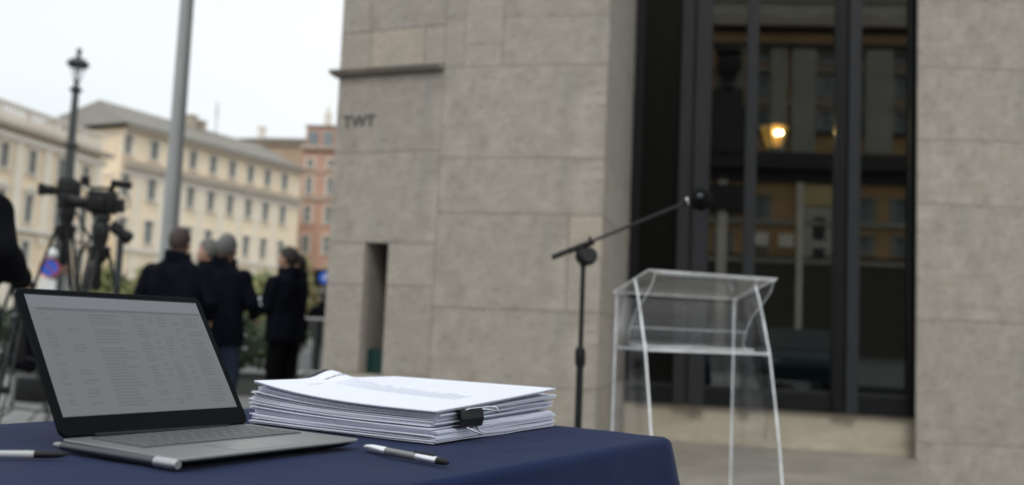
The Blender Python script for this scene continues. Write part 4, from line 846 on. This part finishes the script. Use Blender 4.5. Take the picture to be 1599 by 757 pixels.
# ------------------------------------------------------------------ documents
Fp = V((-.0942, 1.3143)); da = 1.0673; ea = V((cos(da), sin(da))); eb = V((-sin(da), cos(da))); LA_, LB_ = .3668, .3361
def curl(a, b): return .015 * a + .020 * max(b, 0) ** 3 * (1 - a) + .003 * a * b + .0135 * math.exp(-((a - .494) / .10) ** 2) * max(0, b) ** 5
def sheet(z0, th, lvl, parent, name='sheet', n=14, da_=0, db_=0, rot=0, m=PAPER, extra=None, size=(1, 1)):
    """a few leaves of paper lying together: z0 base height over the cloth, lvl 0..1 how much of the stack's curl they take"""
    vs = []; g_ = n + 1
    for layer in (0, 1):
        for i in range(g_):
            for j in range(g_):
                a, b = i / n, j / n; p = Fp + ea * ((a - .5) * size[0] + .5) * LA_ + eb * ((b - .5) * size[1] + .5) * LB_
                c0 = Fp + ea * LA_ / 2 + eb * LB_ / 2; r_ = p - c0; r_ = V((r_.x * cos(rot) - r_.y * sin(rot), r_.x * sin(rot) + r_.y * cos(rot))); p = c0 + r_ + ea * da_ + eb * db_
                z_ = z0 + curl(a, b) * lvl + (extra(a, b) if extra else 0) + th * layer; vs.append((p.x - so.x, p.y - so.y, z_))
    M_ = g_ * g_; fs = []
    for i in range(n):
        for j in range(n):
            q_ = i * g_ + j; fs.append((q_, q_ + 1, q_ + g_ + 1, q_ + g_)); fs.append((q_ + M_, q_ + g_ + M_, q_ + g_ + 1 + M_, q_ + 1 + M_))
    for i in range(n):
        fs += [(i, i + M_, i + 1 + M_, i + 1)] if False else []
    def strip(idx):
        for k in range(len(idx) - 1): fs.append((idx[k], idx[k + 1], idx[k + 1] + M_, idx[k] + M_))
    strip([j for j in range(g_)]); strip([n * g_ + j for j in range(g_)]); strip([i * g_ for i in range(g_)]); strip([i * g_ + n for i in range(g_)])
    mb = MB(); mb.add(vs, fs); o = mb.build(name, m, parent, False); return o
def wavy(k): return lambda a, b: .0011 * (noise.noise(V((a * 3, b * 3, k * .35))) + .3) * (.4 + abs(2 * b - 1) ** 2)
so = V((Fp.x + .02, Fp.y + .15)); rnd = random.Random(4)
ds1 = empty('paper_stack', (so.x, so.y, T + .0015), 0, 'lower loose stack of white paper lying on the navy cloth', 'papers')
z = 0.0
nlow = 15
for k in range(nlow):
    th = rnd.choice((.0006, .0010, .0014, .0026)); z += rnd.choice((.0001, .0001, .0004))
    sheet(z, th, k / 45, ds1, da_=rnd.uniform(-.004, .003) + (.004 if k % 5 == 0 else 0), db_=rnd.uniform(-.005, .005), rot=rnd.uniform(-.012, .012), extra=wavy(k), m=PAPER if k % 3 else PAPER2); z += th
zl = z
ds2 = empty('clipped_report', (so.x, so.y, T + .0015), 0, 'thick white report held by a black binder clip in the middle of the pile', 'report')
z += .0026
for k in range(14):
    th = rnd.choice((.0006, .0009, .0012, .0022)); lv = .35 + .45 * k / 14
    squeeze = 0
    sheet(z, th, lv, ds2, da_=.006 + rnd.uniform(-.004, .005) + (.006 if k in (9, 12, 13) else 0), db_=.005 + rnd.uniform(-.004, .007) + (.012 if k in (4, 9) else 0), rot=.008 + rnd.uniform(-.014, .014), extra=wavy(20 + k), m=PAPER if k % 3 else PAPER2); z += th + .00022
zm = z
ds3 = empty('document', (so.x, so.y, T + .0015), 0, 'thin curled document with printed text lying open on top of the pile', 'document')
ztop = .046 - .0042
def lift(a, b): return .0035 * a * a * (1 - b)
for k in range(3):
    top_sheet = sheet(ztop + k * .0013, .0010, .96 + .02 * k, ds3, n=26, da_=.002 - k * .003, db_=-.002 * k, rot=-.004 * k, m=PAPER, extra=lift)
# printed text on the top sheet
def surf(a, b, off=.0004):
    p = Fp + ea * a * LA_ + eb * b * LB_; c0 = Fp + ea * LA_ / 2 + eb * LB_ / 2; r_ = p - c0; rot = -.008
    r_ = V((r_.x * cos(rot) - r_.y * sin(rot), r_.x * sin(rot) + r_.y * cos(rot))); p = c0 + r_ + ea * (.002 - .006) + eb * (-.004)
    return V((p.x - so.x, p.y - so.y, ztop + .0026 + .0010 + curl(a, b) + lift(a, b) + off))
def line(mb, a0, a1, b, hgt):
    a = a0
    while a < a1:
        w = rnd.uniform(.012, .04); e = min(a + w, a1); n_ = max(1, int((e - a) / .008)); 
        for q_ in range(n_):
            x0 = a + (e - a) * q_ / n_; x1 = a + (e - a) * (q_ + 1) / n_
            mb.add([surf(x0, b), surf(x1, b), surf(x1, b + hgt), surf(x0, b + hgt)], [(0, 1, 2, 3)])
        a = e + .006
tx = MB()
for k in range(26): line(tx, .36, .36 + rnd.uniform(.13, .18), .84 - k * .027, .006)
o = tx.build('printed_text', INK, ds3); o['kind'] = 'stuff'
tx = MB(); line(tx, .38, .52, .925, .010); line(tx, .22, .30, .87, .004); o = tx.build('printed_heading', INKD, ds3); o['kind'] = 'stuff'
# black wedge of a second clip / folder corner at the far edge
b = MB()
p_ = [surf(.26, 1.0, -.004), surf(.49, 1.0, -.001), surf(.49, 1.03, -.002), surf(.26, 1.03, -.005)]; b.add(p_ + [q_ + V((0, 0, -.02)) for q_ in p_], [(0, 1, 2, 3), (7, 6, 5, 4), (0, 4, 5, 1), (1, 5, 6, 2), (2, 6, 7, 3), (3, 7, 4, 0)]); b.build('rear_clip', BLACK, ds3)
# binder clip
ca = .222; cp = Fp + ea * ca * LA_; bc = empty('binder_clip', (cp.x, cp.y, T), da, 'black binder clip with silver wire handles gripping the report edge', 'binder clip')
# local x along the front-right edge, y into the paper (+y = eb)
zb0, zb1 = zl + .0005, .0455; hw = .0305
b = MB(); pr = [(-.0095, zb0 + .001), (-.0115, (zb0 + zb1) / 2), (-.0095, zb1 - .001), (-.008, zb1), (.012, zb1 + .0002), (.012, zb1 - .0008), (-.0075, zb1 - .0012), (-.0095, (zb0 + zb1) / 2), (-.0075, zb0 + .0012), (.012, zb0 + .0008), (.012, zb0), (-.008, zb0)]
n = len(pr); vs = [(sx * hw, y_ , z_) for sx in (-1, 1) for (y_, z_) in pr]; b.add(vs, [(i, (i + 1) % n, (i + 1) % n + n, i + n) for i in range(n)]); b.add(vs, [(0, 1, 7, 8), (1, 2, 6, 7), (2, 3, 5, 6)[:0] or (2, 3, 6), (3, 4, 5, 6), (0, 8, 11), (8, 9, 10, 11), (n, n + 8, n + 7, n + 1), (n + 1, n + 7, n + 6, n + 2), (n + 2, n + 6, n + 3), (n + 3, n + 6, n + 5, n + 4), (n, n + 11, n + 8), (n + 8, n + 11, n + 10, n + 9)])
b.build('spring_body', BLACK, bc)
b = MB(); zz_ = zb1 + .0012; b.tube([(-.020, -.009, zz_ - .0012), (.010, -.009, zz_ + .0005)], .0016, 8); b.tube([(-.012, -.009, zz_), (.030, -.017, zz_ + .0015), (.041, -.024, zz_ + .001), (.042, -.028, zz_ - .002), (.038, -.030, zz_ - .004), (.012, -.018, zz_ - .001)], .0013, 8); b.build('wire_handle', CHROME, bc, True)
b = MB(); b.tube([(-.012, -.0085, zb0), (-.002, -.022, zb0 - .007), (.003, -.026, zb0 - .009), (.008, -.022, zb0 - .007), (.012, -.0085, zb0)], .0013, 8); b.build('wire_handle', CHROME, bc, True)

# ------------------------------------------------------------------ laptop
lx, ly, lang, lw, ld = -.3374, 1.0064, .9959, .283, .2131
lpt = empty('laptop', (lx, ly, T + .001), lang, 'open grey laptop with a spreadsheet on its screen, standing on the navy cloth', 'laptop')
BT = .0125
b = MB(); prf = [(0, .004), (.004, .0015), (.06, 0), (lw - .06, 0), (lw - .004, .0015), (lw, .004), (lw, BT - .0015), (lw - .001, BT), (.001, BT), (0, BT - .0015)]
def round_plate(w, d, z0, z1, r, bevel=.0012, n=6, taper=0):
    pts = []
    for cx_, cy_, a0 in ((w - r, r, -pi / 2), (w - r, d - r, 0), (r, d - r, pi / 2), (r, r, pi)):
        for k in range(n + 1): a_ = a0 + pi / 2 * k / n; pts.append((cx_ + r * cos(a_), cy_ + r * sin(a_)))
    c_ = (w / 2, d / 2); m_ = MB(); N = len(pts)
    lev = [(bevel + taper, z0), (0, z0 + max(bevel, taper * .6)), (0, z1 - bevel), (bevel, z1)]; vs = []
    for ins, z_ in lev:
        for (x_, y_) in pts: vs.append((x_ + (ins if x_ < c_[0] else -ins), y_ + (ins if y_ < c_[1] else -ins), z_))
    fs = [tuple(range(N))[::-1], tuple(3 * N + k for k in range(N))] + [(i * N + k, i * N + (k + 1) % N, (i + 1) * N + (k + 1) % N, (i + 1) * N + k) for i in range(3) for k in range(N)]
    m_.add(vs, fs); return m_
base = round_plate(lw, ld, BT - .0035, BT, .010, .0008).build('base', ALU, lpt)
bm_ = round_plate(lw - .012, ld - .012, .003, BT - .0036, .010, .001, taper=.006).build('bottom_cover', BLACK, base); bm_.location = (.006, .006, 0)
for x_, y_ in ((.03, .03), (lw - .03, .03), (.03, ld - .03), (lw - .03, ld - .03)): b = MB(); b.lathe([(.006, 0), (.006, .0034)], (x_, y_, 0), 10); b.build('rubber_foot', RUBBER, base)
b = MB(); b.box((lw / 2, ld * .655, BT + .0002), (lw * .86, ld * .50, .0005)); kw = b.build('keyboard', mat('keyboard_well', (.13, .13, .132), .5), lpt)
KM = mat('key_cap', (.075, .075, .078), .5, var=.05); rows_ = 6; kd = ld * .48 / rows_; kp = lw * .84 / 14.5
km = MB(); km.box((0, 0, .0009), (kp * .86, kd * .84, .0016), bev=.0004); kme = None
x00 = lw / 2 - lw * .42; y00 = ld * .655 - ld * .24
for r_ in range(rows_):
    x_ = 0; k_ = 0
    while x_ < 14.4:
        w_ = 1
        if r_ == 0 and k_ == 3: w_ = 5.0
        elif (r_ in (1, 2, 3)) and k_ == 0: w_ = (2.0, 1.6, 1.4)[r_ - 1]
        w_ = min(w_, 14.5 - x_)
        if w_ < .4: break
        if w_ > 1:
            q_ = MB(); q_.box((0, 0, .0009), (kp * (w_ - .14), kd * .84, .0016), bev=.0004); o = q_.build('key', KM, kw)
        elif kme is None: o = km.build('key', KM, kw); kme = o.data
        else: o = inst(kme, 'key', kw)
        o.location = (x00 + (x_ + w_ / 2) * kp, y00 + (r_ + .5) * kd, BT + .0004); x_ += w_; k_ += 1
b = MB(); b.box((lw / 2, ld * .19, BT + .00015), (lw * .36, ld * .28, .0004)); b.build('touchpad', mat('touchpad_grey', (.215, .215, .218), .3, .5, var=.02), lpt)
b = MB(); b.tube([(.04, ld - .006, BT + .001), (lw - .04, ld - .006, BT - .001)], .0035, 12); b.build('hinge', BLACK, lpt, True)
lid = round_plate(lw, .214, -.0045, 0, .010, .0006).build('lid', mat('lid_black', (.0025, .0035, .0045), .4, var=.1, spec=.04), lpt)
LM = Matrix.Rotation(R(53.8), 4, 'X')
lid.location = (0, ld - .002, BT + .002)
lid.rotation_euler = (R(53.8), 0, 0)
# lid local: x width, y up the screen, z = 0 faces the keyboard
s0, s1, v0, v1 = .010, lw - .010, .026, .204
b = MB(); b.box(((s0 + s1) / 2, (v0 + v1) / 2, .0002), (s1 - s0, v1 - v0, .0004)); scr = b.build('display', SCREEN, lid)
hh = (v1 - v0)
b = MB(); b.box(((s0 + s1) / 2, v1 - hh * .055, .00055), (s1 - s0 - .0004, hh * .105, .0002)); b.build('toolbar', SCRHEAD, lid)
b = MB(); b.box(((s0 + s1) / 2 + .004, v1 - hh * .118, .0006), (s1 - s0 - .012, hh * .017, .0003)); b.build('toolbar_line', SCRDARK, lid)
b = MB(); r2 = random.Random(3)
for x_, y_ in ((.93, .03), (.95, .03), (.97, .03), (.90, .075), (.96, .075), (.10, .05), (.06, .08), (.5, .03)): b.box((s0 + (s1 - s0) * x_, v1 - hh * y_, .0007), (.003, .0015, .0002))
rows_n = 30
for k in range(rows_n):
    y_ = v1 - hh * (.16 + .80 * k / rows_n)
    for (c0, c1, pr_) in ((.30, .50, .95), (.55, .62, .7), (.70, .76, .8), (.86, .97, .75), (.05, .10, .45), (.16, .24, .5), (.64, .68, .5), (.79, .84, .4)):
        if r2.random() < pr_:
            w_ = (c1 - c0) * r2.uniform(.6, 1); b.box((s0 + (s1 - s0) * (c0 + w_ / 2), y_, .0007), ((s1 - s0) * w_, hh * .0085, .0002))
o = b.build('screen_text', SCRTXT, lid); o['kind'] = 'stuff'

# ------------------------------------------------------------------ pens
def pen(p0, p1, label, spec):
    p0 = V(p0); p1 = V(p1); d = (p1 - p0); Lg = d.length; t = empty('pen', (p0.x, p0.y, p0.z), atan2(d.y, d.x), label, 'pen'); My = Matrix.Rotation(pi / 2, 3, 'Y')
    for (nm, m, prof) in spec: b = MB(); b.lathe([(r_, f_ * Lg) for r_, f_ in prof], (0, 0, 0), 18, 0, My); b.build(nm, m, t, True)
    return t
SILV = mat('pen_silver', (.72, .72, .76), .22, .85, var=.02); GREYP = mat('pen_grey', (.20, .205, .20), .35, .6, var=.03)
rp = .0050
t = pen((-.1764, 1.2192, T + .0066), (-.0625, 1.1123, T + .0066), 'silver ballpoint pen with black grip lying in front of the paper pile', [
    ('tip', SILV, [(.0012, 0), (.0022, .03), (.0036, .035), (rp * .95, .085)]), ('front_barrel', SILV, [(rp * .95, .085), (rp * 1.05, .12), (rp * 1.05, .285), (rp, .29)]),
    ('grip', GREYP, [(rp * .93, .29), (rp * .93, .655)]), ('rear_barrel', SILV, [(rp, .655), (rp * 1.03, .67), (rp * .98, .87), (rp * .9, .88)]), ('push_button', BLACK, [(rp * .85, .88), (rp * .8, .94), (rp * .55, .99), (rp * .3, 1)])])
b = MB(); b.box((.115, 0, rp * 1.15), (.035, .004, .0012)); b.build('pocket_clip', BLACK, t)
t = pen((-.518, 1.1147, T + .0075), (-.338, 1.0065, T + .0075), 'long dark grey stylus with bright end lying along the laptop edge', [
    ('tip', ALU, [(.003, 0), (.0036, .02), (.0046, .06), (.0048, .07)]), ('barrel', DALU, [(.0048, .07), (.0054, .5), (.0057, .84)]), ('end_cap', mat('brushed_steel', (.38, .38, .39), .35, .8), [(.0058, .84), (.0058, .965), (.0045, 1.0)])])
t = pen((-.560, 1.035, T + .006), (-.475, 1.052, T + .0055), 'short white capped pen at the left edge of the table', [
    ('cap', mat('pen_cap_grey', (.36, .37, .38), .4), [(.003, 0), (.0035, .06), (.0042, .55), (.004, .62)]), ('barrel', BLACK, [(.004, .62), (.0038, .85), (.0025, .95), (.001, 1)])])

# ------------------------------------------------------------------ parked car behind the camera (mirrored in the glass)
cq = refl(1245, 560, 21.5); cq.z = -.12
car = empty('parked_car', cq, atan2(nW.y, nW.x) , 'dark teal parked car mirrored low in the dark glazing', 'car')
body = [(-2.1, .32), (-2.15, .62), (-2.0, .80), (-1.2, .92), (-.62, 1.40), (.75, 1.42), (1.45, .98), (2.0, .90), (2.12, .60), (2.08, .32)]
b = MB(); nsec = 7; W_ = .86; vs = []; N = len(body)
for k in range(nsec):
    y_ = -W_ + 2 * W_ * k / (nsec - 1); e = abs(y_ / W_) ** 4
    for (x_, z_) in body: vs.append((x_ * (1 - .05 * e), y_ * (1 - .16 * max(0, z_ - .85) / .55), z_ - .05 * e * (z_ > 1)))
fs = [tuple(range(N))[::-1], tuple((nsec - 1) * N + i for i in range(N))] + [(k * N + i, k * N + (i + 1) % N, (k + 1) * N + (i + 1) % N, (k + 1) * N + i) for k in range(nsec - 1) for i in range(N)]
b.add(vs, fs); b.build('body', TEAL, car, True)
CG = mat('car_glass', (.02, .03, .03), .05, var=.02)
b = MB(); b.add([(-1.15, -.70, .955), (-1.15, .70, .955), (-.66, .60, 1.375), (-.66, -.60, 1.375)], [(0, 1, 2, 3)]); b.build('windscreen', CG, car, loc=(-.015, 0, .012)); b = MB(); b.add([(1.40, -.70, 1.01), (1.40, .70, 1.01), (.80, .60, 1.38), (.80, -.60, 1.38)], [(0, 1, 2, 3)]); b.build('rear_window', CG, car, loc=(.015, 0, .015))
for sy in (-1, 1):
    b = MB(); b.add([(-1.0, sy * .855, .96), (1.2, sy * .855, 1.0), (.7, sy * .77, 1.34), (-.58, sy * .77, 1.34)], [(0, 1, 2, 3)]); b.build('side_window', CG, car, loc=(0, sy * .012, 0))
    for x_ in (-1.35, 1.35):
        b = MB(); b.lathe([(.2, -.1), (.31, -.09), (.325, 0), (.31, .09), (.2, .1)], (x_, sy * .78, .32), 20, 0, Matrix.Rotation(pi / 2, 3, 'X')); w_ = b.build('wheel', RUBBER, car, True); b = MB(); b.lathe([(.19, -.105), (.19, .105)], (x_, sy * .78, .32), 14, 0, Matrix.Rotation(pi / 2, 3, 'X')); b.build('rim', ALU, w_)
    b = MB(); b.ell((-2.06, sy * .62, .66), (.06, .16, .07)); b.build('headlight', DALU, car, True)
